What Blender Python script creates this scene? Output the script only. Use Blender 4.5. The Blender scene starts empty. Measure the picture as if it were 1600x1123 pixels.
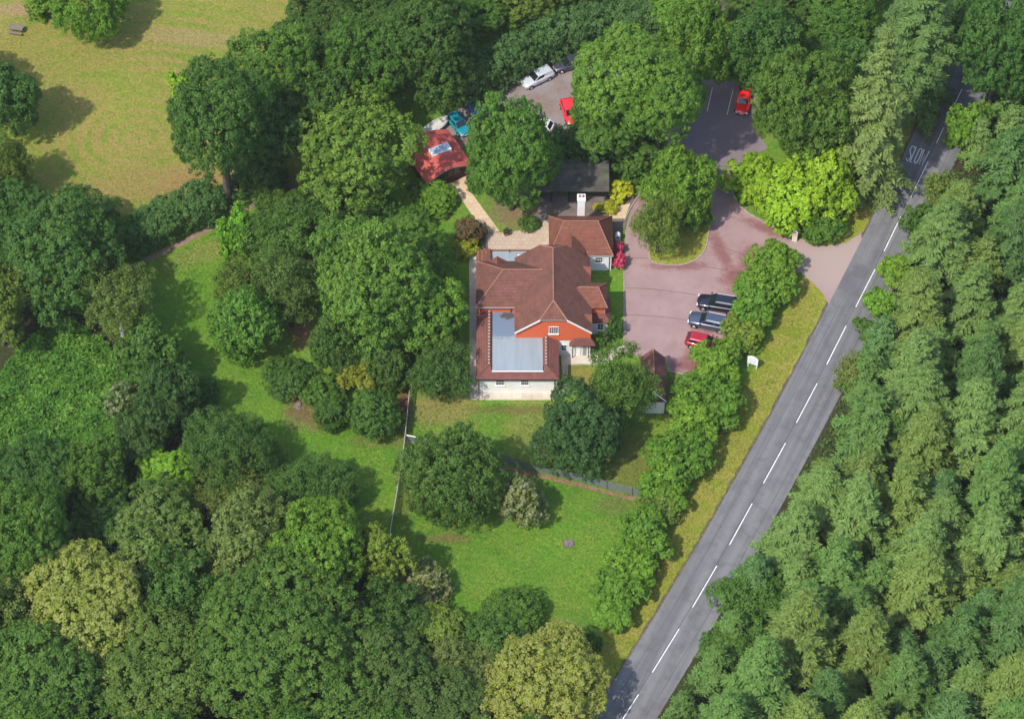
import bpy, math, random
import numpy as np
from mathutils import Vector
R_ = math.radians
scene = bpy.context.scene
COL = scene.collection
random.seed(7)

# ------------------------------------------------------------------ camera, sky, sun, exposure
TH = R_(53.0); FPX = 4475.0; CAMH = 256.0; W0, H0 = 1600.0, 1123.0
CAMD = CAMH / math.tan(TH)
cam_d = bpy.data.cameras.new('camera'); cam = bpy.data.objects.new('camera', cam_d); COL.objects.link(cam)
cam.location = (0, -CAMD, CAMH); cam.rotation_euler = (R_(90) - TH, 0, 0)
cam_d.sensor_fit = 'HORIZONTAL'; cam_d.sensor_width = 36.0; cam_d.lens = FPX / W0 * 36.0
cam_d.clip_start = 5.0; cam_d.clip_end = 6000.0
scene.camera = cam

SUN_EL = R_(54.0)
SHX, SHY = math.cos(R_(46)), math.sin(R_(46))          # direction in which shadows fall on the ground
world = bpy.data.worlds.new('World'); scene.world = world; world.use_nodes = True
wn = world.node_tree.nodes; wl = world.node_tree.links
sky = wn.new('ShaderNodeTexSky'); sky.sky_type = 'NISHITA'; sky.sun_disc = False
sky.sun_elevation = SUN_EL; sky.sun_rotation = math.atan2(-SHX, -SHY)
sky.air_density = 1.0; sky.dust_density = 1.2; sky.ozone_density = 1.0
wn['Background'].inputs['Strength'].default_value = 0.15
wl.new(sky.outputs[0], wn['Background'].inputs['Color'])
sun_d = bpy.data.lights.new('sun', 'SUN'); sun = bpy.data.objects.new('sun', sun_d); COL.objects.link(sun)
sun_d.energy = 2.55; sun_d.angle = R_(1.0); sun_d.color = (1.0, 0.95, 0.86)
sun.rotation_euler = Vector((SHX * math.cos(SUN_EL), SHY * math.cos(SUN_EL), -math.sin(SUN_EL))).to_track_quat('-Z', 'Y').to_euler()
sun.location = (-60, -30, 90)
vs = scene.view_settings; vs.view_transform = 'Standard'; vs.look = 'None'; vs.exposure = 1.05; vs.gamma = 1.0
vs.use_curve_mapping = False
scene.cycles.max_bounces = 6; scene.cycles.diffuse_bounces = 3; scene.cycles.transmission_bounces = 4

# ------------------------------------------------------------------ helpers
def P(px, py, z=0.0):
    """ground (or height z) point seen at photo pixel"""
    u = (px - W0 / 2) / FPX; v = (py - H0 / 2) / FPX
    t = (CAMH - z) / (math.sin(TH) + v * math.cos(TH))
    return (u * t, -CAMD + t * (math.cos(TH) - v * math.sin(TH)))
def scale_at(py, z=0.0):
    v = (py - H0 / 2) / FPX
    return FPX * (math.sin(TH) + v * math.cos(TH)) / (CAMH - z)
def project(x, y, z):
    dx, dy, dz = x, y + CAMD, z - CAMH
    f = dy * math.cos(TH) - dz * math.sin(TH); up = dy * math.sin(TH) + dz * math.cos(TH)
    return W0 / 2 + FPX * dx / f, H0 / 2 - FPX * up / f

def tag(o, label=None, cat=None, group=None, kind=None):
    if label: o['label'] = label
    if cat: o['category'] = cat
    if group: o['group'] = group
    if kind: o['kind'] = kind
    return o
def empty(name, loc, rz=0.0):
    o = bpy.data.objects.new(name, None); COL.objects.link(o)
    o.location = loc; o.rotation_euler = (0, 0, rz); o.empty_display_size = 0.3
    return o
def link_mesh(name, me, parent=None, loc=(0, 0, 0)):
    o = bpy.data.objects.new(name, me); COL.objects.link(o); o.location = loc
    if parent: o.parent = parent
    return o

class MB:
    def __init__(self, off=(0, 0, 0)): self.v = []; self.f = []; self.off = off
    def add(self, vs_, fs):
        b = len(self.v); ox, oy, oz = self.off
        self.v += [(x - ox, y - oy, z - oz) for x, y, z in vs_]
        self.f += [tuple(i + b for i in f) for f in fs]; return self
    def box(self, x0, x1, y0, y1, z0, z1):
        return self.add([(x0, y0, z0), (x1, y0, z0), (x1, y1, z0), (x0, y1, z0), (x0, y0, z1), (x1, y0, z1), (x1, y1, z1), (x0, y1, z1)],
                        [(0, 3, 2, 1), (4, 5, 6, 7), (0, 1, 5, 4), (1, 2, 6, 5), (2, 3, 7, 6), (3, 0, 4, 7)])
    def prism(self, poly, z0, z1):
        n = len(poly); a = sum(poly[i][0] * poly[(i + 1) % n][1] - poly[(i + 1) % n][0] * poly[i][1] for i in range(n))
        if a < 0: poly = poly[::-1]
        return self.add([(x, y, z0) for x, y in poly] + [(x, y, z1) for x, y in poly],
                        [tuple(range(n - 1, -1, -1)), tuple(range(n, 2 * n))] + [(i, (i + 1) % n, n + (i + 1) % n, n + i) for i in range(n)])
    def tube(self, pts, rad, n=6):
        pts = [Vector(p) for p in pts]; rad = rad if isinstance(rad, (list, tuple)) else [rad] * len(pts)
        vs_ = []; fs = []
        for i, p in enumerate(pts):
            d = (pts[min(i + 1, len(pts) - 1)] - pts[max(i - 1, 0)]).normalized()
            a = d.cross(Vector((0, 0, 1)) if abs(d.z) < 0.9 else Vector((1, 0, 0))).normalized(); b = d.cross(a)
            for k in range(n):
                t = 2 * math.pi * k / n; vs_.append(tuple(p + (a * math.cos(t) + b * math.sin(t)) * rad[i]))
        for i in range(len(pts) - 1):
            for k in range(n):
                fs.append((i * n + k, i * n + (k + 1) % n, (i + 1) * n + (k + 1) % n, (i + 1) * n + k))
        fs.append(tuple(range(n - 1, -1, -1))); fs.append(tuple((len(pts) - 1) * n + k for k in range(n)))
        return self.add(vs_, fs)
    def mesh(self, name, mat, smooth=False):
        me = bpy.data.meshes.new(name); me.from_pydata(self.v, [], self.f); me.update()
        import bmesh
        bm = bmesh.new(); bm.from_mesh(me); bmesh.ops.recalc_face_normals(bm, faces=bm.faces[:]); bm.to_mesh(me); bm.free()
        if mat: me.materials.append(mat)
        if smooth: me.polygons.foreach_set('use_smooth', [True] * len(me.polygons))
        return me
    def build(self, name, mat, parent=None, smooth=False, loc=(0, 0, 0)):
        return link_mesh(name, self.mesh(name, mat, smooth), parent, loc)

# ------------------------------------------------------------------ materials
def srgb(r, g, b):
    f = lambda c: (c / 255 / 12.92) if c / 255 <= 0.04045 else ((c / 255 + 0.055) / 1.055) ** 2.4
    return (f(r), f(g), f(b), 1.0)
def c4(c): return (c[0], c[1], c[2], 1.0)
class NT:
    def __init__(self, name):
        self.m = bpy.data.materials.new(name); self.m.use_nodes = True; self.cache = {}
        self.n = self.m.node_tree.nodes; self.l = self.m.node_tree.links
        self.b = self.n['Principled BSDF']; self.geo = self.n.new('ShaderNodeNewGeometry'); self.pos = self.geo.outputs['Position']
    def noise(self, sc, det=4, rough=0.6, vec=None, dist=0.0):
        key = (sc, det, rough, dist)
        if vec is None and key in self.cache: return self.cache[key]
        n = self.n.new('ShaderNodeTexNoise'); n.inputs['Scale'].default_value = sc; n.inputs['Detail'].default_value = det
        n.inputs['Roughness'].default_value = rough; n.inputs['Distortion'].default_value = dist
        self.l.new(vec or self.pos, n.inputs['Vector'])
        if vec is None: self.cache[key] = n.outputs[0]
        return n.outputs[0]
    def ramp(self, fac, stops):
        r = self.n.new('ShaderNodeValToRGB'); e = r.color_ramp.elements
        while len(e) < len(stops): e.new(0.5)
        for k, (p, c) in enumerate(stops): e[k].position = p; e[k].color = c4(c) if not isinstance(c, (int, float)) else (c, c, c, 1)
        self.l.new(fac, r.inputs[0]); return r.outputs[0]
    def mix(self, fac, a, b, mode='MIX'):
        m = self.n.new('ShaderNodeMix'); m.data_type = 'RGBA'; m.blend_type = mode
        for s, v in ((m.inputs[0], fac), (m.inputs[6], a), (m.inputs[7], b)):
            if hasattr(v, 'links'): self.l.new(v, s)
            else: s.default_value = v if isinstance(v, (int, float)) else c4(v)
        return m.outputs[2]
    def math(self, op, a, b=0.0, clamp=False):
        m = self.n.new('ShaderNodeMath'); m.operation = op; m.use_clamp = clamp
        for s, v in ((m.inputs[0], a), (m.inputs[1], b)):
            if hasattr(v, 'links'): self.l.new(v, s)
            else: s.default_value = v
        return m.outputs[0]
    def vmul(self, vec, xyz):
        m = self.n.new('ShaderNodeVectorMath'); m.operation = 'MULTIPLY'; self.l.new(vec, m.inputs[0]); m.inputs[1].default_value = xyz; return m.outputs[0]
    def patch(self, x, y, rx, ry, soft=0.5, wob=0.5, wsc=0.6, rot=0.0):
        """0..1 mask of an irregular patch lying at world x, y"""
        s = self.n.new('ShaderNodeVectorMath'); s.operation = 'SUBTRACT'; self.l.new(self.pos, s.inputs[0]); s.inputs[1].default_value = (x, y, 0)
        v = s.outputs[0]
        if rot:
            r = self.n.new('ShaderNodeVectorRotate'); r.rotation_type = 'Z_AXIS'; r.inputs['Angle'].default_value = -rot; self.l.new(v, r.inputs['Vector']); v = r.outputs[0]
        v = self.vmul(v, (1 / rx, 1 / ry, 0))
        ln = self.n.new('ShaderNodeVectorMath'); ln.operation = 'LENGTH'; self.l.new(v, ln.inputs[0])
        nz = self.math('MULTIPLY', self.math('SUBTRACT', self.noise(wsc, 4, 0.65), 0.5), wob * 3.0)
        d = self.math('ADD', ln.outputs['Value'], nz)
        mr = self.n.new('ShaderNodeMapRange'); mr.interpolation_type = 'SMOOTHSTEP'
        mr.inputs[1].default_value = 1 - soft; mr.inputs[2].default_value = 1 + soft; mr.inputs[3].default_value = 1; mr.inputs[4].default_value = 0
        self.l.new(d, mr.inputs[0]); return mr.outputs[0]
    def bump(self, h, strength=0.4, dist=0.05):
        b = self.n.new('ShaderNodeBump'); b.inputs['Strength'].default_value = strength; b.inputs['Distance'].default_value = dist
        self.l.new(h, b.inputs['Height']); self.l.new(b.outputs[0], self.b.inputs['Normal'])
    def done(self, col, rough=0.85, spec=0.3, metal=0.0):
        s = self.b.inputs['Base Color']
        if hasattr(col, 'links'): self.l.new(col, s)
        else: s.default_value = c4(col)
        self.b.inputs['Roughness'].default_value = rough; self.b.inputs['Specular IOR Level'].default_value = spec
        self.b.inputs['Metallic'].default_value = metal; return self.m

def plain(name, col, rough=0.7, var=0.12, sc=3.0, spec=0.3, metal=0.0, bump=0.0):
    t = NT(name); n = t.noise(sc, 5, 0.65)
    c = t.ramp(n, [(0.25, [max(0, x * (1 - var)) for x in col[:3]]), (0.75, [x * (1 + var) for x in col[:3]])])
    if bump: t.bump(t.noise(sc * 6, 3), bump, 0.03)
    return t.done(c, rough, spec, metal)
M = {}
M['white'] = plain('white_render', (0.74, 0.73, 0.70), 0.8, 0.07, 1.2)
M['trim'] = plain('white_trim', (0.78, 0.78, 0.76), 0.5, 0.04)
M['black'] = plain('black_pipe', (0.02, 0.02, 0.022), 0.5)
M['glass'] = plain('window_glass', (0.03, 0.035, 0.04), 0.08, 0.2, 1.0, 0.6)
M['stone'] = plain('kerb_stone', (0.30, 0.25, 0.215), 0.9, 0.3, 4.0)
M['paint'] = plain('road_paint', (0.60, 0.60, 0.58), 0.7, 0.38, 5.0)
M['timber'] = plain('weathered_timber', (0.16, 0.13, 0.10), 0.9, 0.35, 6.0)
M['greywood'] = plain('grey_timber', (0.30, 0.29, 0.27), 0.9, 0.25, 6.0)
M['darkwood'] = plain('dark_boarding', (0.022, 0.018, 0.016), 0.85, 0.4, 4.0)
M['redwood'] = plain('cabin_stain', (0.11, 0.022, 0.014), 0.75, 0.25, 5.0)
M['terracotta'] = plain('terracotta', (0.36, 0.12, 0.06), 0.85, 0.2, 8.0)
M['soil'] = plain('soil', (0.06, 0.04, 0.028), 0.95, 0.4, 5.0)
M['rubber'] = plain('tyre_rubber', (0.012, 0.012, 0.013), 0.8)
M['alloy'] = plain('alloy_wheel', (0.55, 0.55, 0.56), 0.3, 0.05, metal=0.8)
M['chrome'] = plain('bright_rail', (0.75, 0.75, 0.76), 0.3, 0.04, metal=0.4)
M['lamp'] = plain('headlamp_glass', (0.7, 0.71, 0.72), 0.12, 0.05, spec=0.7)
M['tail'] = plain('tail_lamp', (0.35, 0.01, 0.01), 0.2, spec=0.6)
M['carglass'] = plain('car_glass', (0.012, 0.016, 0.018), 0.06, 0.1, spec=0.7)
M['plate'] = plain('number_plate', (0.7, 0.66, 0.35), 0.5)
M['orange'] = None
def tile_mat(name, dark, light, moss=(0.05, 0.045, 0.03), mossamt=0.5, fleck=True):
    t = NT(name)
    a = t.noise(0.45, 5, 0.7); b = t.noise(9.0, 3, 0.6)
    row = t.n.new('ShaderNodeTexWave'); row.wave_type = 'BANDS'; row.bands_direction = 'Z'; row.inputs['Scale'].default_value = 3.1
    row.inputs['Distortion'].default_value = 1.2; row.inputs['Detail Scale'].default_value = 6; t.l.new(t.pos, row.inputs['Vector'])
    c = t.mix(t.ramp(b, [(0.3, 0.0), (0.7, 1.0)]), dark, light)
    c = t.mix(t.math('MULTIPLY', t.ramp(a, [(0.42, 0.0), (0.68, 1.0)]), mossamt), c, moss)
    c = t.mix(0.42, c, t.mix(row.outputs[0], [x * 0.55 for x in dark], [min(1, x * 1.3) for x in light]))
    c = t.mix(0.75, c, t.ramp(t.noise(1.3, 6, 0.75), [(0.3, (0.62, 0.60, 0.62)), (0.5, (1, 1, 1)), (0.72, (1.4, 1.36, 1.34))]), 'MULTIPLY')
    if fleck:
        v = t.n.new('ShaderNodeTexVoronoi'); v.inputs['Scale'].default_value = 2.4; t.l.new(t.pos, v.inputs['Vector'])
        c = t.mix(t.math('MULTIPLY', t.ramp(v.outputs['Distance'], [(0.05, 1.0), (0.13, 0.0)]), 0.5), c, (0.38, 0.30, 0.24))
    t.bump(t.math('ADD', row.outputs[0], t.math('MULTIPLY', b, 1.2)), 0.5, 0.04)
    return t.done(c, 0.9, 0.2)
M['tile'] = tile_mat('clay_roof_tiles', (0.092, 0.040, 0.031), (0.190, 0.080, 0.057), (0.066, 0.044, 0.036), 0.65)
M['tile2'] = tile_mat('newer_roof_tiles', (0.125, 0.05, 0.042), (0.19, 0.075, 0.06), (0.09, 0.05, 0.045), 0.4, False)
M['tilered'] = tile_mat('extension_roof_tiles', (0.112, 0.042, 0.030), (0.225, 0.085, 0.056), (0.068, 0.05, 0.033), 0.55)
M['ridge'] = plain('ridge_tiles', (0.27, 0.125, 0.085), 0.9, 0.35, 5.0)
M['ridgewhite'] = plain('pale_ridge_tiles', (0.34, 0.24, 0.19), 0.9, 0.2, 5.0)
t = NT('hung_tiles_orange'); n = t.noise(7.0, 3); row = t.n.new('ShaderNodeTexWave'); row.bands_direction = 'Z'; row.inputs['Scale'].default_value = 3.4; t.l.new(t.pos, row.inputs['Vector'])
M['orange'] = t.done(t.mix(t.math('MULTIPLY', row.outputs[0], 0.25), t.ramp(n, [(0.3, (0.52, 0.105, 0.046)), (0.7, (0.66, 0.145, 0.062))]), (0.40, 0.08, 0.035)), 0.85, 0.2)
t = NT('felt_flat_roof'); n = t.noise(1.4, 5, 0.65, t.vmul(t.pos, (1, 0.12, 1))); n2 = t.noise(0.6, 4)
fc = t.ramp(n, [(0.3, (0.200, 0.232, 0.255)), (0.7, (0.262, 0.296, 0.320))])
fx, fy = P(785, 505, 3.3); fc = t.mix(t.patch(fx, fy, 2.0, 2.0, 0.15, 0.35, 0.9), fc, (0.125, 0.165, 0.225))
fx, fy = P(794, 493, 3.3); fc = t.mix(t.patch(fx, fy, 0.8, 0.45, 0.3, 0.5, 1.5), fc, (0.06, 0.065, 0.06))
M['felt'] = t.done(fc, 0.75, 0.3)
t = NT('red_felt_shingles'); n = t.noise(5.0, 3); v = t.n.new('ShaderNodeTexVoronoi'); v.inputs['Scale'].default_value = 3.5; t.l.new(t.pos, v.inputs['Vector'])
M['shingle'] = t.done(t.mix(t.math('MULTIPLY', v.outputs['Distance'], 0.8), t.ramp(n, [(0.3, (0.30, 0.044, 0.038)), (0.7, (0.43, 0.085, 0.066))]), (0.48, 0.12, 0.09)), 0.9, 0.15)
t = NT('shed_felt'); n = t.noise(0.9, 5, 0.7)
M['shedfelt'] = t.done(t.ramp(n, [(0.3, (0.035, 0.032, 0.026)), (0.55, (0.075, 0.072, 0.055)), (0.8, (0.12, 0.115, 0.095))]), 0.9, 0.2)
def car_paint(name, col, metal=0.0, rough=0.25):
    t = NT(name); m = t.done(col, rough, 0.5, metal)
    t.b.inputs['Coat Weight'].default_value = 0.7; t.b.inputs['Coat Roughness'].default_value = 0.06; return m

# --- ground materials
def grass_mat(name, a, b, c, patches=(), big=0.09, rings=None, dry=(0.26, 0.20, 0.07), dryamt=0.0, fine=3.4, drysc=0.22):
    t = NT(name)
    n1 = t.noise(big, 5, 0.6); n2 = t.noise(fine, 4, 0.75); n3 = t.noise(0.8, 5, 0.7); n4 = t.noise(1.9, 6, 0.8)
    col = t.mix(t.ramp(n1, [(0.38, 0.0), (0.62, 1.0)]), a, b)
    col = t.mix(t.ramp(n3, [(0.4, 0.0), (0.75, 0.7)]), col, c)
    if dryamt:
        d = t.noise(drysc, 6, 0.72, t.vmul(t.pos, (1, 1.7, 1)), 0.6)
        col = t.mix(t.math('MULTIPLY', t.ramp(d, [(0.42, 0.0), (0.66, 1.0)]), dryamt), col, dry)
    if rings:
        s = t.n.new('ShaderNodeVectorMath'); s.operation = 'SUBTRACT'; t.l.new(t.pos, s.inputs[0]); s.inputs[1].default_value = (rings[0], rings[1], 0)
        w = t.n.new('ShaderNodeTexWave'); w.wave_type = 'RINGS'; w.rings_direction = 'Z'; w.inputs['Scale'].default_value = 0.16
        w.inputs['Distortion'].default_value = 2.6; w.inputs['Detail'].default_value = 4; w.inputs['Detail Scale'].default_value = 0.5
        t.l.new(t.vmul(s.outputs[0], (1, 1.15, 0)), w.inputs['Vector'])
        col = t.mix(t.math('MULTIPLY', w.outputs[0], t.math('MULTIPLY', t.ramp(t.noise(0.13, 4), [(0.35, 0.1), (0.6, 1.0)]), 0.7)), col, dry)
    for (x, y, rx, ry, rot, pc, st) in patches:
        col = t.mix(t.math('MULTIPLY', t.patch(x, y, rx, ry, 0.55, 0.5, 0.7, rot), st), col, pc)
    col = t.mix(0.55, col, t.mix(t.ramp(n2, [(0.3, 0.0), (0.7, 1.0)]), (0.45, 0.45, 0.45), (1.45, 1.45, 1.4)), 'MULTIPLY')
    col = t.mix(0.65, col, t.ramp(n4, [(0.28, (0.62, 0.66, 0.6)), (0.5, (1.0, 1.0, 1.0)), (0.74, (1.42, 1.30, 1.35))]), 'MULTIPLY')
    t.bump(t.math('ADD', n2, t.math('MULTIPLY', n4, 2.5)), 1.0, 0.10)
    return t.done(col, 0.95, 0.1)
def pp(px, py, wx, wy, rot, col, st):                    # a worn patch given by its place in the photo, sizes in photo pixels
    x, y = P(px, py); s = scale_at(py); return (x, y, wx / s, wy / s / math.sin(TH), rot, col, st)
BARE = (0.20, 0.105, 0.065); STRAW = (0.27, 0.20, 0.075); LITTER = (0.15, 0.06, 0.04)
lawn_patches = [pp(468, 640, 22, 24, 0, BARE, 0.9), pp(500, 655, 25, 18, 0.4, BARE, 0.7), pp(470, 515, 18, 26, 0, (0.24, 0.13, 0.07), 0.9), pp(545, 575, 20, 10, 0, BARE, 0.7),
    pp(700, 840, 34, 7, 0, BARE, 0.7), pp(690, 640, 55, 28, 0, STRAW, 0.75), pp(830, 670, 40, 50, 0, STRAW, 0.45), pp(985, 720, 45, 50, 0, (0.17, 0.14, 0.045), 0.7), pp(905, 590, 26, 20, 0, (0.24, 0.18, 0.05), 0.8),
    pp(800, 640, 60, 7, 0, (0.16, 0.10, 0.05), 0.6), pp(820, 330, 55, 32, 0, (0.20, 0.14, 0.075), 0.9), pp(880, 985, 30, 18, 0, STRAW, 0.45), pp(820, 1000, 40, 14, 0, STRAW, 0.4),
    pp(630, 640, 10, 40, 0, LITTER, 0.9), pp(960, 790, 30, 14, 0, (0.17, 0.12, 0.06), 0.5), pp(630, 780, 9, 70, 0.1, (0.17, 0.15, 0.05), 0.5), pp(330, 390, 60, 16, 0.5, STRAW, 0.5),
    pp(590, 690, 40, 8, 0, BARE, 0.4), pp(1060, 640, 20, 60, 0, (0.13, 0.10, 0.05), 0.8), pp(470, 390, 40, 30, 0, (0.2, 0.13, 0.06), 0.4)]
M['lawn'] = grass_mat('lawn_grass', (0.092, 0.215, 0.020), (0.140, 0.262, 0.024), (0.068, 0.185, 0.018), lawn_patches, dry=(0.25, 0.24, 0.05), dryamt=0.42)
fx, fy = P(215, 215)
M['field'] = grass_mat('meadow_grass', (0.165, 0.225, 0.028), (0.225, 0.250, 0.038), (0.10, 0.190, 0.020),
    [pp(20, 100, 70, 60, 0, (0.24, 0.20, 0.05), 0.6), pp(200, 290, 90, 28, 0.2, (0.28, 0.19, 0.07), 0.6), pp(300, 285, 60, 30, 0.4, (0.28, 0.18, 0.07), 0.8), pp(300, 60, 80, 14, -0.1, (0.30, 0.22, 0.10), 0.7), pp(60, 15, 70, 14, 0, (0.32, 0.20, 0.12), 0.8)],
    rings=(fx, fy), dry=(0.31, 0.215, 0.075), dryamt=0.6, drysc=0.12)
M['verge'] = grass_mat('verge_grass', (0.195, 0.245, 0.026), (0.25, 0.255, 0.034), (0.15, 0.22, 0.02), dry=(0.35, 0.25, 0.085), dryamt=0.6, drysc=0.35)
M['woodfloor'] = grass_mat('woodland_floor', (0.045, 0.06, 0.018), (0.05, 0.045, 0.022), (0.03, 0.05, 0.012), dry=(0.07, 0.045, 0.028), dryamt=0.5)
t = NT('tarmac_red'); n1 = t.noise(0.25, 5, 0.6); n2 = t.noise(6, 4, 0.7); n3 = t.noise(0.7, 6, 0.7)
dc = t.mix(t.ramp(n1, [(0.35, 0.0), (0.65, 1.0)]), (0.235, 0.148, 0.143), (0.280, 0.190, 0.180))
dc = t.mix(t.math('MULTIPLY', t.ramp(n2, [(0.35, 0.0), (0.7, 1.0)]), 0.35), dc, (0.33, 0.24, 0.23))
dc = t.mix(t.math('MULTIPLY', t.ramp(n3, [(0.52, 0.0), (0.7, 1.0)]), 0.35), dc, (0.16, 0.085, 0.08))
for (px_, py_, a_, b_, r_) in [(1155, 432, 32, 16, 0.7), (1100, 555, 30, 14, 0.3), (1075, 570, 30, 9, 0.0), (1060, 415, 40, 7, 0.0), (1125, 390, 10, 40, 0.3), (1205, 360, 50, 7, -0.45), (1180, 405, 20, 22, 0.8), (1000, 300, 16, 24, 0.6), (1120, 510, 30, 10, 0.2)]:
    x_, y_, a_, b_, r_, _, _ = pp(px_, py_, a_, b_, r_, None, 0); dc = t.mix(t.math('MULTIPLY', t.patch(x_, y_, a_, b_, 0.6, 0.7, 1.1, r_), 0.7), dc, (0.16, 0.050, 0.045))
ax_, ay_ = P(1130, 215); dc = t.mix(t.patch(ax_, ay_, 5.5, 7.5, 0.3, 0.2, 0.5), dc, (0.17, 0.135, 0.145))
ax_, ay_ = P(1300, 400); dc = t.mix(t.patch(ax_, ay_, 5.5, 5.5, 0.5, 0.2, 0.5), dc, (0.30, 0.225, 0.20))
t.bump(n2, 0.5, 0.02); M['drive'] = t.done(dc, 0.9, 0.25)
t = NT('grey_gravel'); n1 = t.noise(0.3, 5); n2 = t.noise(9, 3, 0.8)
M['gravel'] = t.done(t.mix(t.ramp(n1, [(0.4, 0.0), (0.7, 0.8)]), t.ramp(n2, [(0.3, (0.14, 0.12, 0.115)), (0.7, (0.28, 0.245, 0.235))]), (0.16, 0.09, 0.06)), 0.95, 0.2)
M['tarmac'] = None
M['slab'] = None
def road_material(cx, cy, dx, dy):
    t = NT('road_asphalt'); n2 = t.noise(8, 4, 0.75); n1 = t.noise(0.5, 6, 0.7)
    c = t.ramp(n2, [(0.25, (0.090, 0.088, 0.092)), (0.75, (0.138, 0.135, 0.139))])
    st = t.noise(0.9, 4, 0.6, t.vmul(t.pos, (1, 1, 1)))
    r = t.n.new('ShaderNodeVectorRotate'); r.rotation_type = 'Z_AXIS'; r.inputs['Angle'].default_value = math.atan2(dx, dy); t.l.new(t.pos, r.inputs['Vector'])
    s2 = t.noise(1.0, 4, 0.6, t.vmul(r.outputs[0], (1.0, 0.02, 1)))
    c = t.mix(t.math('MULTIPLY', t.ramp(s2, [(0.38, 0.0), (0.6, 1.0)]), 0.75), c, (0.175, 0.173, 0.176))
    c = t.mix(t.math('MULTIPLY', t.ramp(n1, [(0.48, 0.0), (0.72, 1.0)]), 0.6), c, (0.065, 0.062, 0.068))
    for (px_, py_, a_, b_) in [(1325, 440, 16, 18), (1345, 425, 12, 12)]:
        x_, y_, a_, b_, _, _, _ = pp(px_, py_, a_, b_, 0, None, 0); c = t.mix(t.math('MULTIPLY', t.patch(x_, y_, a_, b_, 0.5, 0.5), 0.5), c, (0.08, 0.075, 0.08))
    t.bump(n2, 0.5, 0.02); return t.done(c, 0.85, 0.3)
def slab_material(name, c0, c1, size):
    t = NT(name); br = t.n.new('ShaderNodeTexBrick'); br.offset = 0.5; br.inputs['Scale'].default_value = 1.0
    br.inputs['Brick Width'].default_value = size; br.inputs['Row Height'].default_value = size; br.inputs['Mortar Size'].default_value = 0.02
    br.inputs['Color1'].default_value = c4(c0); br.inputs['Color2'].default_value = c4(c1); br.inputs['Mortar'].default_value = c4([x * 0.72 for x in c0]); t.l.new(t.pos, br.inputs['Vector'])
    c = t.mix(t.math('MULTIPLY', t.ramp(t.noise(1.6, 6, 0.75), [(0.4, 0.0), (0.75, 1.0)]), 0.45), br.outputs['Color'], [x * 0.62 for x in c1])
    c = t.mix(t.math('MULTIPLY', t.ramp(t.noise(0.5, 4), [(0.5, 0.0), (0.75, 1.0)]), 0.5), c, (0.30, 0.21, 0.14))
    t.bump(br.outputs['Fac'], -0.3, 0.02); return t.done(c, 0.9, 0.2)
M['patio'] = slab_material('patio_slabs', (0.40, 0.31, 0.235), (0.44, 0.34, 0.26), 0.55)
M['buff'] = slab_material('buff_paving', (0.50, 0.37, 0.24), (0.56, 0.42, 0.28), 0.6)
M['concrete'] = slab_material('pale_concrete', (0.46, 0.40, 0.32), (0.52, 0.46, 0.37), 1.1)
M['yard'] = plain('yard_concrete', (0.13, 0.105, 0.09), 0.95, 0.4, 0.7)
M['dirt'] = plain('dirt_track', (0.20, 0.135, 0.095), 0.95, 0.4, 0.8)
M['edge'] = plain('verge_edge_soil', (0.10, 0.075, 0.05), 0.95, 0.6, 1.6)
M['litter'] = plain('leaf_litter', (0.22, 0.115, 0.080), 0.95, 0.5, 2.2)

# ------------------------------------------------------------------ the setting
def sheet(name, pix, z, mat, kind='structure', world_pts=False):
    pts = pix if world_pts else [P(*p) for p in pix]
    import bmesh
    bm = bmesh.new(); f = bm.faces.new([bm.verts.new((x, y, z)) for x, y in pts])
    bmesh.ops.recalc_face_normals(bm, faces=[f])
    if f.normal.z < 0: f.normal_flip()
    bmesh.ops.triangulate(bm, faces=bm.faces[:])
    me = bpy.data.meshes.new(name); bm.to_mesh(me); bm.free(); me.materials.append(mat)
    o = link_mesh(name, me); o['kind'] = kind; return o
def smooth_line(pts, n=6):
    pts = [Vector((x, y)) for x, y in pts]; out = []
    for i in range(len(pts) - 1):
        p0 = pts[max(i - 1, 0)]; p1 = pts[i]; p2 = pts[i + 1]; p3 = pts[min(i + 2, len(pts) - 1)]
        for k in range(n):
            t_ = k / n
            out.append(tuple(0.5 * (2 * p1 + (p2 - p0) * t_ + (2 * p0 - 5 * p1 + 4 * p2 - p3) * t_ ** 2 + (3 * p1 - p0 - 3 * p2 + p3) * t_ ** 3)))
    out.append(tuple(pts[-1])); return out
def offset_line(pts, d):
    out = []
    for i, p in enumerate(pts):
        a = Vector(pts[max(i - 1, 0)]); b = Vector(pts[min(i + 1, len(pts) - 1)]); t_ = (b - a).normalized()
        out.append((p[0] + t_.y * d, p[1] - t_.x * d))
    return out
ground = sheet('ground', [(-1500, -1500), (1500, -1500), (1500, 1500), (-1500, 1500)], 0.0, M['lawn'], world_pts=True)
sheet('meadow', [(-250, -250), (760, -250), (700, 60), (560, 150), (470, 270), (395, 315), (300, 362), (205, 405), (-250, 640)], 0.010, M['field'])
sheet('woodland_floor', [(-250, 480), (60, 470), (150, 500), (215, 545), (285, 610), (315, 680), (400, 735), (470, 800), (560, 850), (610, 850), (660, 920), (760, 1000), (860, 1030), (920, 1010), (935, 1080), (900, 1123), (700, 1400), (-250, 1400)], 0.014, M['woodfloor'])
road_px = [(1620, -120), (1566, -30), (1535, 60), (1503, 140), (1472, 204), (1443.2, 266.2), (1408.9, 336), (1367.2, 421.1), (1322.1, 509.3), (1276.6, 599.4), (1227.3, 692.3), (1175, 786.7), (1120, 884), (1061, 982.5), (997.7, 1084.7), (930, 1190), (850, 1310)]
RC = smooth_line([P(*p) for p in road_px], 5)            # centre line, running towards the viewer
HALF = 2.95
def side(d): return offset_line(RC, d)                   # d > 0: the forest is on the negative side, the house on the positive
sgn = 1 if side(1.0)[20][0] < RC[20][0] else -1
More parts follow.
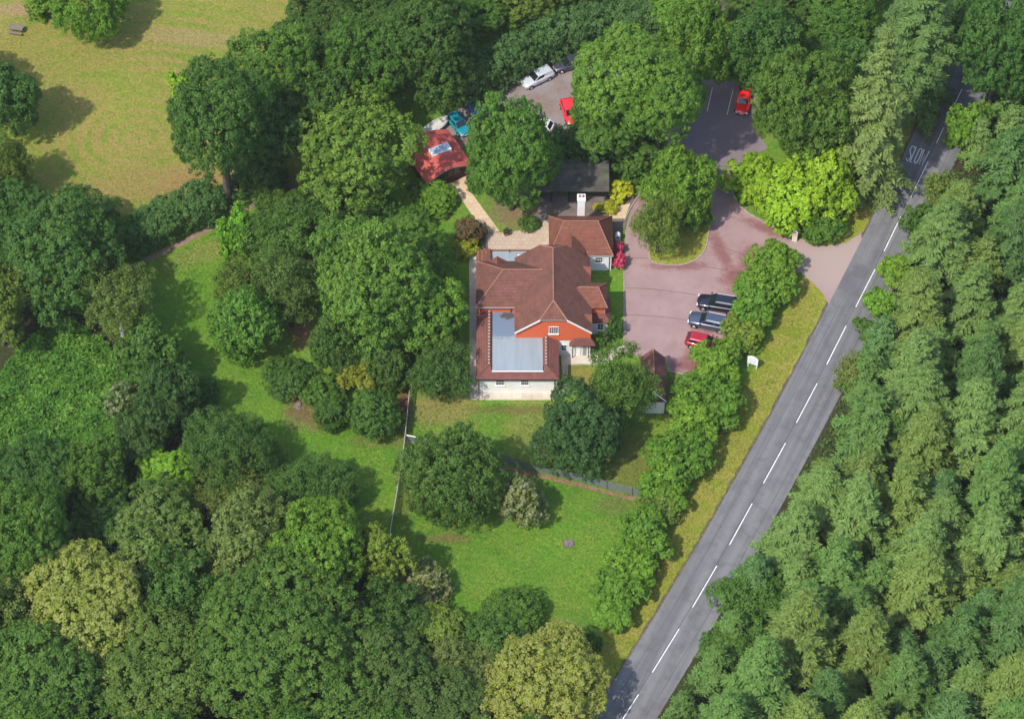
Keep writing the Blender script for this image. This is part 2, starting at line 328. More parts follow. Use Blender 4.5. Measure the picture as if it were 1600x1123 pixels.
LEFT = lambda d: side(sgn * d); RIGHT = lambda d: side(-sgn * d)
dxr, dyr = RC[40][0] - RC[30][0], RC[40][1] - RC[30][1]
M['road'] = road_material(0, 0, dxr, dyr)
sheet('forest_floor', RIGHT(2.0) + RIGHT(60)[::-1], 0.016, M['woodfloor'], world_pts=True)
def strip_sheet(name, a, b, z, mat, parent=None):
    n_ = len(a); me = bpy.data.meshes.new(name)
    me.from_pydata([(x, y, z) for x, y in a] + [(x, y, z) for x, y in b], [], [(i, i + 1, n_ + i + 1, n_ + i) for i in range(n_ - 1)])
    import bmesh
    bm = bmesh.new(); bm.from_mesh(me); bmesh.ops.recalc_face_normals(bm, faces=bm.faces[:])
    if sum(f.normal.z for f in bm.faces) < 0: bmesh.ops.reverse_faces(bm, faces=bm.faces[:])
    bm.to_mesh(me); bm.free(); me.materials.append(mat); return link_mesh(name, me, parent)
tag(strip_sheet('verge', LEFT(2.4), LEFT(7.2), 0.020, M['verge']), kind='structure')
ve = LEFT(HALF + .22); rj = random.Random(4); ve = [(x - rj.uniform(-.05, .22), y) for x, y in smooth_line(ve, 3)]
tag(strip_sheet('verge_edge', smooth_line(LEFT(2.6), 3), ve, 0.024, M['edge']), kind='structure')
road = tag(strip_sheet('road', LEFT(HALF), RIGHT(HALF), 0.060, M['road']), kind='structure')
drive_px = [(975, 552), (975, 470), (975, 400), (977, 362), (985, 330), (1001, 303), (1018, 280), (1035, 250), (1045, 225), (1035, 205), (1010, 180), (1000, 150), (1040, 128), (1090, 124), (1150, 128), (1185, 132), (1190, 165), (1176, 190), (1200, 232),
    (1172, 246), (1150, 262), (1142, 285), (1149, 312), (1168, 332), (1200, 350), (1246, 372), (1290, 385), (1320, 381), (1345, 365), (1352, 400), (1325, 440), (1296, 478), (1285, 458), (1268, 440), (1250, 425), (1225, 440), (1190, 480), (1140, 545), (1100, 585), (1042, 579), (1042, 565)]
sheet('driveway', drive_px, 0.040, M['drive'])
sheet('rear_car_park', [(660, 225), (700, 180), (760, 140), (830, 112), (880, 84), (960, 72), (1040, 90), (1044, 140), (1022, 170), (1030, 215), (990, 235), (900, 222), (790, 228), (720, 230)], 0.034, M['gravel'])
sheet('patio', [(752, 365), (782, 363.6), (845.6, 357.5), (850, 344), (860, 344), (862, 425), (746, 425), (752, 392)], 0.044, M['patio'])
sheet('garden_path', [(696, 292), (740, 268), (738, 276), (729.5, 292), (781, 362), (757, 364), (711, 298)], 0.050, M['buff'])
sheet('yard', [(838, 302), (950, 302), (985, 300), (1000, 305), (984, 331), (975, 360), (956, 370), (858, 352), (838, 345)], 0.030, M['yard'])
sheet('side_path', [(985, 318), (976, 342), (952, 342), (952, 326)], 0.046, M['buff'])
sheet('house_path', [(733, 398), (744, 398), (748, 606), (880, 606), (880, 596), (876, 552), (935, 550), (960, 546), (976, 538), (976, 549), (948, 569), (887, 571), (887, 604), (872, 625), (734, 625)], 0.036, M['concrete'])
sheet('dirt_track', [(196, 418), (300, 366), (396, 316), (462, 284), (470, 292), (402, 322), (305, 374), (200, 425)], 0.022, M['dirt'])
sheet('litter_strip', [(770, 722), (822, 735), (864, 745), (909, 755), (948, 766), (1004, 780), (1004, 785), (948, 772), (909, 762), (864, 751), (822, 741), (770, 729)], 0.022, M['litter'])
island_px = [(1015, 389), (1015.7, 405.5), (1031, 413), (1061, 414.5), (1085, 407), (1100.5, 392), (1107, 365), (1112, 335), (1111, 300), (1104, 265), (1085, 240), (1055, 232), (1030, 245), (1015, 272), (1010, 310), (1012, 350)]
isl = smooth_line([P(*p) for p in island_px + [island_px[0]]], 4)
island = sheet('island_lawn', isl[:-1], 0.085, M['verge'], world_pts=True)

# painted marks on the road
def dash(a, b, w=0.11):
    ax, ay = P(*a); bx, by = P(*b); d = Vector((bx - ax, by - ay)).normalized(); n_ = Vector((-d.y, d.x)) * w / 2
    me = bpy.data.meshes.new('centre_dash'); me.from_pydata([(ax + n_.x, ay + n_.y, 0), (ax - n_.x, ay - n_.y, 0), (bx - n_.x, by - n_.y, 0), (bx + n_.x, by + n_.y, 0)], [], [(0, 1, 2, 3)])
    me.materials.append(M['paint']); link_mesh('centre_dash', me, road, (0, 0, 0.066))
for a, b in [((1503, 140), (1484, 179)), ((1474.5, 200), (1463, 224.5)), ((1450, 253), (1423.5, 308.3)), ((1408.9, 336), (1381.4, 393)), ((1367.2, 421.1), (1337, 479.9)), ((1322.1, 509.3), (1291.9, 569.3)), ((1276.6, 599.4), (1244.1, 661)),
             ((1227.3, 692.3), (1192.8, 755)), ((1175.2, 786.7), (1139.7, 851.3)), ((1120, 884), (1082, 948.8)), ((1061, 982.5), (1019, 1050.5)), ((997.7, 1084.7), (955, 1151))]:
    dash(a, b)
def ribbon(pts, w, closed=False):
    n_ = len(pts); L_, R2 = [], []
    for i, p in enumerate(pts):
        p = Vector(p); a = Vector(pts[(i - 1) % n_]) if (closed or i > 0) else None; b = Vector(pts[(i + 1) % n_]) if (closed or i < n_ - 1) else None
        d1 = (p - a).normalized() if a is not None else None; d2 = (b - p).normalized() if b is not None else None
        if d1 is None: d1 = d2
        if d2 is None: d2 = d1
        m = (d1 + d2); m = m.normalized() if m.length > 1e-6 else d1; nn = Vector((-m.y, m.x)); k = min(2.2, 1 / max(0.3, nn.dot(Vector((-d1.y, d1.x)))))
        L_.append(p + nn * w / 2 * k); R2.append(p - nn * w / 2 * k)
    fs = [(i, (i + 1) % n_, n_ + (i + 1) % n_, n_ + i) for i in range(n_ if closed else n_ - 1)]
    return [(v.x, v.y, 0) for v in L_] + [(v.x, v.y, 0) for v in R2], fs
M['seam'] = plain('road_seam', (0.045, 0.043, 0.047), 0.9, 0.5, 2.0)
for d_, w_ in ((0.12, .05), (1.75, .03), (-1.9, .035)):
    v_, f_ = ribbon(smooth_line(side(sgn * d_), 2), w_); me = bpy.data.meshes.new('road_seam'); me.from_pydata(v_, [], f_); me.materials.append(M['seam']); link_mesh('road_seam', me, road, (0, 0, 0.0635))
sO, sU, sV = Vector(P(1415, 251)), Vector(P(1441.5, 259.8)), Vector(P(1425, 228))
glyph = {'S': ([(1, .84), (.85, .97), (.5, 1), (.15, .96), (0, .82), (.05, .66), (.4, .53), (.8, .42), (1, .28), (.95, .1), (.6, 0), (.2, .02), (0, .15)], False),
         'L': ([(0, 1), (0, 0), (1, 0)], False), 'O': ([(.5, 1), (.12, .93), (0, .75), (0, .25), (.12, .07), (.5, 0), (.88, .07), (1, .25), (1, .75), (.88, .93)], True),
         'W': ([(0, 1), (.22, 0), (.5, .68), (.78, 0), (1, 1)], False)}
for ch, u0, u1 in [('S', 0.0, 0.19), ('L', 0.26, 0.39), ('O', 0.46, 0.65), ('W', 0.72, 1.02)]:
    pl, cl = glyph[ch]
    pts = [sO + (sU - sO) * (u0 + (u1 - u0) * a) + (sV - sO) * b for a, b in pl]
    v_, f_ = ribbon([(p.x, p.y) for p in pts], 0.13, cl); me = bpy.data.meshes.new('road_letter'); me.from_pydata(v_, [], f_); me.materials.append(M['paint'])
    tag(link_mesh('road_letter', me, road, (0, 0, 0.066)), 'white painted letter %s of the word SLOW' % ch)
dw = bpy.data.objects['driveway']
for a, b in [((1113.3, 137.5), (1104.8, 174.8)), ((1145.5, 140.5), (1136, 180))]:
    ax, ay = P(*a); bx, by = P(*b); v_, f_ = ribbon([(ax, ay), (bx, by)], 0.09); me = bpy.data.meshes.new('bay_line'); me.from_pydata(v_, [], f_); me.materials.append(M['paint']); link_mesh('bay_line', me, dw, (0, 0, 0.046))
M['tar'] = plain('tar_joint', (0.09, 0.055, 0.055), 0.9)
for ln in [[(976, 450), (1030, 453), (1088, 461)], [(976, 492), (1030, 495), (1072, 500)], [(1086, 414), (1125, 421), (1165, 432)], [(978, 404), (1012, 403)], [(1110, 380), (1140, 390), (1185, 408)], [(1110, 258), (1150, 262)]]:
    v_, f_ = ribbon(smooth_line([P(*p) for p in ln], 5), 0.06); me = bpy.data.meshes.new('tar_joint'); me.from_pydata(v_, [], f_); me.materials.append(M['tar']); link_mesh('tar_joint', me, dw, (0, 0, 0.045))
def kerb_line(name, pix, label, step=0.92, w=0.13, h=0.15, closed=False, world=False):
    pts = pix if world else smooth_line([P(*p) for p in pix], 6)
    root = empty(name, (pts[0][0], pts[0][1], 0)); tag(root, kind='structure')
    me = MB().box(-0.44, 0.44, -w / 2, w / 2, 0.0, h).mesh('kerb_stone', M['stone'])
    acc = 0.0; nxt = step / 2
    for i in range(len(pts) - 1):
        a = Vector(pts[i]); b = Vector(pts[i + 1]); L_ = (b - a).length
        while nxt <= acc + L_:
            p = a + (b - a) * ((nxt - acc) / L_); o = link_mesh('kerb_stone', me, root, (p.x - pts[0][0], p.y - pts[0][1], random.uniform(-0.015, 0.01)))
            o.rotation_euler = (0, 0, math.atan2((b - a).y, (b - a).x) + random.uniform(-0.03, 0.03)); nxt += step
        acc += L_
    return root
kerb_line('island_kerb', isl, '', world=True, h=0.14)
kerb_line('entrance_kerb', [(1173, 246), (1151, 262), (1143, 286), (1150, 313), (1169, 333), (1200, 351), (1240, 370)], '')
kerb_line('drive_kerb', [(975, 538), (975, 470), (975, 415)], '')
kerb_line('lawn_kerb', [(1042, 581), (1058, 583), (1080, 587)], '')
kerb_line('yard_kerb', [(976, 345), (985, 326), (1001, 302), (1016, 282)], '')
kerb_line('path_kerb', [(887.5, 602), (887.5, 572), (935, 571)], '', w=0.1, h=0.1)

# ------------------------------------------------------------------ the house
HB = P(860, 555)                                          # foot of the orange gable
house = empty('house', (HB[0], HB[1], 0)); tag(house, 'large house with red tiled roofs, orange tile-hung gable and white ground floor', 'house')
def hmb(): return MB((HB[0], HB[1], 0))
def X(px, py, z): return P(px, py, z)[0]
def Y(py, z): return P(800, py, z)[1]
def hip_faces(m, x0, x1, y0, y1, ze, zr, axis, a, b, fas=0.16):
    """hipped or gabled solid: ridge along axis, starting a in from one end and b in from the other"""
    if axis == 'x':
        ym = (y0 + y1) / 2; r = [(x0 + a, ym, zr), (x1 - b, ym, zr)]
        m.add([(x0, y0, ze), (x1, y0, ze), (x1, y1, ze), (x0, y1, ze), (x0, y0, ze - fas), (x1, y0, ze - fas), (x1, y1, ze - fas), (x0, y1, ze - fas)] + r,
              [(0, 1, 9, 8), (2, 3, 8, 9), (3, 0, 8), (1, 2, 9), (0, 4, 5, 1), (1, 5, 6, 2), (2, 6, 7, 3), (3, 7, 4, 0), (4, 7, 6, 5)])
    else:
        xm = (x0 + x1) / 2; r = [(xm, y0 + a, zr), (xm, y1 - b, zr)]
        m.add([(x0, y0, ze), (x1, y0, ze), (x1, y1, ze), (x0, y1, ze), (x0, y0, ze - fas), (x1, y0, ze - fas), (x1, y1, ze - fas), (x0, y1, ze - fas)] + r,
              [(0, 1, 8), (1, 2, 9, 8), (2, 3, 9), (3, 0, 8, 9), (0, 4, 5, 1), (1, 5, 6, 2), (2, 6, 7, 3), (3, 7, 4, 0), (4, 7, 6, 5)])
    return m
def caps(parent, pairs, mat, r=0.085, off=None):
    for a, b in pairs:
        m = MB(off if off else (HB[0], HB[1], 0)); a = Vector(a); b = Vector(b); n_ = max(2, int((b - a).length / 0.42)); d = (b - a) / n_
        for i in range(n_):
            p = a + d * i; m.tube([tuple(p + d * 0.04), tuple(p + d * 0.96)], [r * random.uniform(0.9, 1.15), r * 0.85], 6)
        m.build('ridge_tiles', mat, parent)
def window(parent, off, x0, x1, z0, z1, y, nx, nz, sill=True, frame=M['trim'], sgny=-1, name='window'):
    """window on a wall that looks towards the viewer (-y)"""
    f = MB(off); t_ = 0.06; yo = y - 0.05; yi = y + 0.02
    f.box(x0, x1, yo, yi, z1 - t_, z1); f.box(x0, x1, yo, yi, z0, z0 + t_); f.box(x0, x0 + t_, yo, yi, z0 + t_, z1 - t_); f.box(x1 - t_, x1, yo, yi, z0 + t_, z1 - t_)
    w = f.build(name, frame, parent); cw = (x1 - x0 - 2 * t_) / nx; chh = (z1 - z0 - 2 * t_) / nz
    pane = MB().box(0.018, cw - 0.018, -0.006, 0.006, 0.018, chh - 0.018).mesh('pane', M['glass'])
    for i in range(nx):
        for k in range(nz): link_mesh('pane', pane, w, (x0 + t_ + i * cw - off[0], y - 0.025 - off[1], z0 + t_ + k * chh - off[2]))
    b = MB(off)
    for i in range(1, nx): b.box(x0 + t_ + i * cw - 0.016, x0 + t_ + i * cw + 0.016, y - 0.048, y - 0.004, z0 + t_, z1 - t_)
    for k in range(1, nz): b.box(x0 + t_, x1 - t_, y - 0.044, y - 0.002, z0 + t_ + k * chh - 0.016, z0 + t_ + k * chh + 0.016)
    b.build('glazing_bar', frame, w)
    if sill: MB(off).box(x0 - 0.06, x1 + 0.06, y - 0.14, y - 0.001, z0 - 0.07, z0 - 0.002).build('sill', frame, w)
    return w
OFF = (HB[0], HB[1], 0)
YG = HB[1]; ZE = 4.6; ZR = 8.1; ZH = 6.9
xgl = X(805.8, 520, 4.4); xgr = X(923.3, 518, 4.4); xgm = (xgl + xgr) / 2; hw = (xgr - xgl) / 2
YB = Y(445, 0)                                            # rear wall of the main block
sl = (ZR - ZE) / (hw + 0.12)
# walls of the main block: white below, orange hung tiles above
hmb().box(xgl, xgr, YG, YB, 0, 2.75).build('wall', M['white'], house)
m = hmb(); xh = (ZH - 0.1 - ZE + 0.12 * sl) / sl
gp = [(xgl, 2.75), (xgr, 2.75), (xgr, ZE - 0.05), (xgr + 0.12 - xh - 0.05, ZH - 0.2), (xgl - 0.12 + xh + 0.05, ZH - 0.2), (xgl, ZE - 0.05)]
m.add([(x, YG - 0.03, z) for x, z in gp] + [(x, YB, z) for x, z in gp], [tuple(range(6)), tuple(range(11, 5, -1))] + [(i, (i + 1) % 6, 6 + (i + 1) % 6, 6 + i) for i in range(6)])
tag(m.build('hung_tile_wall', M['orange'], house), 'orange tile-hung upper wall')
# main roof: ridge front to back with half hips
yf = YG - 0.28; yb = YB + 0.25; x0, x1 = xgl - 0.12, xgr + 0.12; xk = (ZH - ZE) / sl; rr = 1.75
v = [(x0, yf, ZE), (x0 + xk, yf, ZH), (x1 - xk, yf, ZH), (x1, yf, ZE), (xgm, yf + rr, ZR), (x0, yb, ZE), (x0 + xk, yb, ZH), (x1 - xk, yb, ZH), (x1, yb, ZE), (xgm, yb - 1.4, ZR)]
dz = 0.2; v2 = [(x, y, z - dz) for x, y, z in v]
fs = [(0, 1, 4, 9, 6, 5), (1, 2, 4), (3, 8, 7, 9, 4, 2), (7, 6, 9)]
fs2 = [tuple(10 + i for i in f[::-1]) for f in fs]
rim = [0, 1, 2, 3, 8, 7, 6, 5]
hmb().add(v + v2, fs + fs2 + [(rim[i], rim[(i + 1) % 8], 10 + rim[(i + 1) % 8], 10 + rim[i]) for i in range(8)]).build('roof', M['tile'], house)
caps(house, [((xgm, yf + rr, ZR), (xgm, yb - 1.4, ZR)), ((x0 + xk, yf, ZH), (xgm, yf + rr, ZR)), ((x1 - xk, yf, ZH), (xgm, yf + rr, ZR)), ((x0 + xk, yb, ZH), (xgm, yb - 1.4, ZR)), ((x1 - xk, yb, ZH), (xgm, yb - 1.4, ZR))], M['ridge'], 0.09)
for (a, b) in (((x0, ZE), (x0 + xk, ZH)), ((x1, ZE), (x1 - xk, ZH))):
    q = [(a[0], a[1] - 0.03), (b[0], b[1] - 0.03), (b[0], b[1] - 0.30), (a[0], a[1] - 0.30)]
    hmb().add([(x, yf - 0.035, z) for x, z in q] + [(x, yf - 0.002, z) for x, z in q], [(0, 1, 2, 3), (7, 6, 5, 4), (0, 4, 5, 1), (1, 5, 6, 2), (2, 6, 7, 3), (3, 7, 4, 0)]).build('bargeboard', M['trim'], house)
hmb().box(x0 + xk, x1 - xk, yf - 0.03, yf - 0.002, ZH - 0.19, ZH - 0.08).build('gutter', M['greywood'], house)
window(house, OFF, X(857.5, 520, 4.3), X(872.5, 520, 4.3), 4.05, 5.3, YG - 0.03, 4, 3)
window(house, OFF, X(876.5, 545, 1), X(885.5, 545, 1), 0.9, 2.0, YG, 2, 2)
# small stepped kneelers where the eaves meet the walls
for (xa, xb, yy) in ((x1 - 0.95, x1 + 0.02, YG + 1.7), (x1 - 0.95, x1 + 0.02, YB - 1.6), (x0 - 0.02, x0 + 0.9, YG + 1.9)):
    za = ZE + 0.05
    hmb().add([(xa, yy, za + 0.75), (xb, yy, za + 0.62), (xb, yy - 1.0, za - 0.15), (xa, yy - 1.0, za + 0.1), (xa, yy, za - 0.3), (xb, yy, za - 0.3), (xb, yy - 1.0, za - 0.3), (xa, yy - 1.0, za - 0.3)],
              [(0, 1, 2, 3), (4, 7, 6, 5), (0, 4, 5, 1), (1, 5, 6, 2), (2, 6, 7, 3), (3, 7, 4, 0)]).build('eaves_kneeler', M['tilered'], house)
# left wing
wx0 = X(743.5, 479, ZE); wx1 = xgm - 0.4; wy0 = Y(479.5, ZE); wy1 = Y(408, ZE); wzr = ZE + 0.62 * 0 + (wy1 - wy0) / 2 * sl * 0.97
hmb().box(wx0 + 0.3, xgl - 0.002, wy0 + 0.3, wy1 - 0.3, 0, ZE - 0.1).build('wing_wall', M['orange'], house)
hip_faces(hmb(), wx0, wx1, wy0, wy1, ZE, wzr, 'x', 3.05, 0.0).build('wing_roof', M['tile'], house)
wym = (wy0 + wy1) / 2
caps(house, [((wx0 + 3.05, wym, wzr), (xgm - (ZR - wzr) / sl - 0.1, wym, wzr)), ((wx0, wy0, ZE), (wx0 + 3.05, wym, wzr)), ((wx0, wy1, ZE), (wx0 + 3.05, wym, wzr))], M['ridge'], 0.075)
hmb().box(wx0 + 0.02, xgl - 0.02, wy0 - 0.09, wy0 - 0.002, ZE - 0.15, ZE - 0.05).build('gutter', M['greywood'], house)
for pxx in (750.5, 798.5):
    xx = X(pxx, 486, 4); hmb().tube([(xx, wy0 + 0.22, 3.3), (xx, wy0 + 0.22, ZE - 0.1)], 0.045).build('downpipe', M['black'], house)
# pyramid gablet on the rear of the wing
gx, gy = P(777, 403, 5.2); hmb().add([(gx - 1.0, wy1, ZE), (gx + 1.1, wy1, ZE), (gx, wy1 - 0.1, ZE + 1.0), (gx, wy1 - 1.3, ZE + 1.0), (gx - 1.0, wy1 - 0.3, ZE - 0.1), (gx + 1.1, wy1 - 0.3, ZE - 0.1)], [(0, 1, 2), (0, 2, 3), (1, 3, 2), (0, 3, 4), (1, 5, 3), (4, 3, 5), (0, 4, 5, 1)]).build('gablet_roof', M['tilered'], house)
# rear single-storey flat range
bz = 2.95; by1 = Y(392.5, bz); bx0 = X(744.5, 400, bz); bx1 = X(858, 395, bz)
hmb().box(bx0 + 0.1, bx1, wy1 - 0.28, by1 - 0.1, 0, bz - 0.1).build('rear_wall', M['white'], house)
xs = X(766.5, 400, bz)
hmb().box(xs, bx1, wy1 - 0.28, by1, bz - 0.1, bz).build('flat_roof', M['felt'], house)
hmb().add([(bx0, wy1 - 0.28, bz - 0.12), (xs - 0.003, wy1 - 0.28, bz - 0.12), (xs - 0.003, by1 + 0.1, bz - 0.12), (bx0, by1 + 0.1, bz - 0.12), (bx0, wy1 - 0.28, bz), (xs - 0.003, wy1 - 0.28, bz + 0.75), (xs - 0.003, by1 + 0.1, bz + 0.35), (bx0, by1 + 0.1, bz)],
          [(0, 3, 2, 1), (4, 5, 6, 7), (0, 1, 5, 4), (1, 2, 6, 5), (2, 3, 7, 6), (3, 0, 4, 7)]).build('rear_roof', M['tilered'], house)
hmb().box(xs, bx1, by1 + 0.002, by1 + 0.14, bz - 0.12, bz + 0.12).build('parapet', M['tilered'], house)
sx0, sy0 = P(809, 405.5, bz); sx1, sy1 = P(818, 399, bz)
rl = hmb().box(sx0, sx1, sy0, sy1, bz, bz + 0.16).build('rooflight', M['trim'], house); hmb().box(sx0 + 0.1, sx1 - 0.1, sy0 + 0.1, sy1 - 0.1, bz + 0.162, bz + 0.18).build('pane', M['glass'], rl)
for px_ in (766.5, 796): xx, yy = P(px_, 391, bz); hmb().tube([(xx, by1 - 0.2, bz), (xx, by1 - 0.2, bz + 0.55)], 0.04).build('vent_pipe', M['black'], house)
# right two-storey bay with lean-to skirt
bx = X(949, 470, ZE); byf = Y(481, ZE); byb = Y(441.8, ZE)
hip_faces(hmb(), xgr - 3.2, bx, byf, byb, ZE, ZE + 1.5, 'x', 0.2, 1.0).build('bay_roof', M['tilered'], house)
ybm = (byf + byb) / 2; caps(house, [((xgr - 1.4, ybm, ZE + 1.5), (bx - 1.0, ybm, ZE + 1.5)), ((bx - 1.0, ybm, ZE + 1.5), (bx, byf, ZE)), ((bx - 1.0, ybm, ZE + 1.5), (bx, byb, ZE))], M['ridge'], 0.07)
hmb().box(xgr + 0.002, bx - 0.3, byf + 0.3, byb - 0.3, 2.4, ZE - 0.1).build('bay_wall', M['orange'], house)
hmb().box(xgr + 0.002, bx - 0.3, byf + 0.3, byb - 0.3, 0, 2.4).build('bay_base', M['white'], house)
sx1_ = X(955, 500, 2.6); sfy = Y(504, 2.5)
hmb().add([(xgr + 0.03, byf + 0.28, 3.3), (bx - 0.32, byf + 0.28, 3.3), (sx1_, sfy, 2.5), (xgr + 0.03, sfy, 2.5), (bx - 0.28, byb - 0.4, 3.3), (sx1_, byb - 0.4, 2.5),
           (xgr + 0.03, byf + 0.28, 2.35), (sx1_, sfy, 2.35), (xgr + 0.03, sfy, 2.35), (bx - 0.28, byb - 0.4, 2.35), (sx1_, byb - 0.4, 2.35), (bx - 0.28, byf + 0.28, 2.35)],
          [(0, 3, 2, 1), (1, 2, 5, 4), (3, 8, 7, 2), (2, 7, 10, 5), (4, 5, 10, 9), (0, 6, 8, 3), (6, 11, 7, 8), (11, 9, 10, 7), (0, 1, 11, 6), (1, 4, 9, 11)]).build('lean_to_roof', M['tile2'], house)
hmb().box(xgr + 0.002, sx1_ - 0.3, sfy + 0.25, byf + 0.295, 0, 2.35).build('lean_to_wall', M['white'], house)
window(house, OFF, X(933, 510, 1.4), X(943, 510, 1.4), 0.9, 2.0, sfy + 0.25, 2, 2)
xx = X(945, 487, 3.6); hmb().tube([(xx, byf + 0.24, 3.2), (xx, byf + 0.24, ZE - 0.1)], 0.04).build('downpipe', M['greywood'], house)
# porch
pz = 2.45; px0 = X(889.5, 540, pz); px1 = X(930.5, 540, pz); pyf = Y(540, pz); zt = 3.25
pxa, pxb = X(897.5, 528, zt), X(923, 528, zt)
hmb().add([(px0, pyf, pz), (px1, pyf, pz), (pxb, YG - 0.032, zt), (pxa, YG - 0.032, zt), (px0, YG - 0.032, pz), (px1, YG - 0.032, pz), (px0, pyf, pz - 0.14), (px1, pyf, pz - 0.14), (px0, YG - 0.032, pz - 0.14), (px1, YG - 0.032, pz - 0.14)],
          [(0, 1, 2, 3), (0, 3, 4), (1, 5, 2), (3, 2, 5, 4), (0, 6, 7, 1), (6, 8, 9, 7), (0, 4, 8, 6), (1, 7, 9, 5), (4, 5, 9, 8)]).build('porch_roof', M['tile2'], house)
for xx in (px0 + 0.4, px1 - 0.35, px1 - 0.75): hmb().tube([(xx, pyf + 0.15, 0), (xx, pyf + 0.15, pz - 0.14)], 0.06).build('porch_post', M['darkwood'], house)
d0, d1 = X(898, 548, 1), X(907, 548, 1)
dr = hmb().box(d0, d1, YG - 0.075, YG - 0.002, 0.06, 2.1).build('door', M['trim'], house); hmb().box(d1 - 0.14, d1 - 0.09, YG - 0.11, YG - 0.077, 1.0, 1.06).build('handle', M['chrome'], dr)
hmb().box(d1 + 0.25, px1 - 1.0, YG - 0.05, YG - 0.002, 0.06, 2.1).build('porch_panel', M['greywood'], house)
# front flat-roofed block
fz = 2.8; fzr = 3.62; ff = 3.25
fx0, fx1 = X(743.7, 592.8, fz), X(873.7, 592.8, fz); fy0 = Y(592.8, fz); run = 1.43
wall_y = P(800, 613.7)[1]; fwx0, fwx1 = X(746.8, 613, 0), X(871.5, 613, 0)
wyl = wy0 + 0.298                                        # wing front wall
hmb().prism([(fwx0, wall_y), (fwx1, wall_y), (fwx1, YG - 0.032), (xgl - 0.002, YG - 0.032), (xgl - 0.002, wyl), (fwx0, wyl)], 0, fz - 0.06).build('front_block_wall', M['white'], house)
k = (ff - fz) / (fzr - fz); ins = run * k
def strip(name, quad, mat):
    top = quad; bot = [(x, y, z - 0.14) for x, y, z in quad]; n_ = len(quad)
    return hmb().add(top + bot, [tuple(range(n_)), tuple(range(2 * n_ - 1, n_ - 1, -1))] + [(i, (i + 1) % n_, n_ + (i + 1) % n_, n_ + i) for i in range(n_)]).build(name, mat, house)
strip('front_slope', [(fx0, fy0, fz), (fx1, fy0, fz), (fx1 - run, fy0 + run, fzr), (fx1 - run - 0.22, fy0 + run, fzr - 0.02), (fx1 - run - 0.30, fy0 + ins, ff), (fx0 + run + 0.30, fy0 + ins, ff), (fx0 + run + 0.22, fy0 + run, fzr - 0.02), (fx0 + run, fy0 + run, fzr)], M['tile2'])
strip('side_slope', [(fx0, wyl + 0.0, fz), (fx0, fy0 + 0.003, fz), (fx0 + run - 0.002, fy0 + run + 0.003, fzr), (fx0 + run - 0.002, wyl, fzr)], M['tile2'])
strip('inner_slope', [(fx0 + run + 0.002, wyl, fzr), (fx0 + run + 0.002, fy0 + run + 0.01, fzr), (fx0 + run + 0.36, fy0 + run + 0.01, ff), (fx0 + run + 0.36, wyl, ff)], M['tile2'])
strip('side_slope', [(fx1 - run + 0.002, YG - 0.034, fzr), (fx1 - run + 0.002, fy0 + run + 0.003, fzr), (fx1, fy0 + 0.003, fz), (fx1, YG - 0.034, fz)], M['tile2'])
strip('inner_slope', [(fx1 - run - 0.36, YG - 0.034, ff), (fx1 - run - 0.36, fy0 + run + 0.01, ff), (fx1 - run - 0.002, fy0 + run + 0.01, fzr), (fx1 - run - 0.002, YG - 0.034, fzr)], M['tile2'])
fl_, fr_ = fx0 + run + 0.362, fx1 - run - 0.362
hmb().prism([(fl_, fy0 + ins + 0.03), (fr_, fy0 + ins + 0.03), (fr_, YG - 0.034), (xgl - 0.004, YG - 0.034), (xgl - 0.004, wyl - 0.002), (fl_, wyl - 0.002)], ff - 0.2, ff + 0.02).build('flat_roof', M['felt'], house)
hmb().box(fl_ - 0.05, fr_ + 0.05, fy0 + ins - 0.06, fy0 + ins + 0.028, ff - 0.02, ff + 0.06).build('roof_edge_trim', M['trim'], house)
rt = MB().box(-0.11, 0.11, -0.12, 0.12, -0.03, 0.07).mesh('ridge_tile', M['ridgewhite'])
for xr, ya, yb_ in ((fx0 + run, fy0 + run + 0.2, wyl - 0.2), (fx1 - run, fy0 + run + 0.2, YG - 0.3)):
    n_ = int((yb_ - ya) / 0.44)
    for i in range(n_ + 1): link_mesh('ridge_tile', rt, house, (xr - HB[0], ya + i * (yb_ - ya) / n_ - HB[1], fzr))
    hmb().tube([(xr, ya - 0.2, fzr), (xr, yb_ + 0.1, fzr)], 0.06).build('ridge_bed', M['tile2'], house)
caps(house, [((fx0, fy0, fz), (fx0 + run, fy0 + run, fzr)), ((fx1, fy0, fz), (fx1 - run, fy0 + run, fzr))], M['tilered'], 0.06)
hmb().box(fx0, fx1, fy0 - 0.1, fy0 - 0.002, fz - 0.12, fz - 0.03).build('gutter', M['black'], house)
for a, b in ((774.5, 788), (813.5, 826)): window(house, OFF, X(a, 600, 1.9), X(b, 600, 1.9), 1.45, 2.55, wall_y, 4, 2)
for px_ in (748, 866.5): xx = X(px_, 606, 1.4); hmb().tube([(xx, wall_y - 0.07, 0.1), (xx, wall_y - 0.07, fz - 0.14)], 0.045).build('downpipe', M['black'], house)
hmb().box(fwx1 + 0.002, fwx1 + 0.05, Y(575, 1), Y(566, 1), 0.9, 2.0).build('side_window', M['glass'], house)
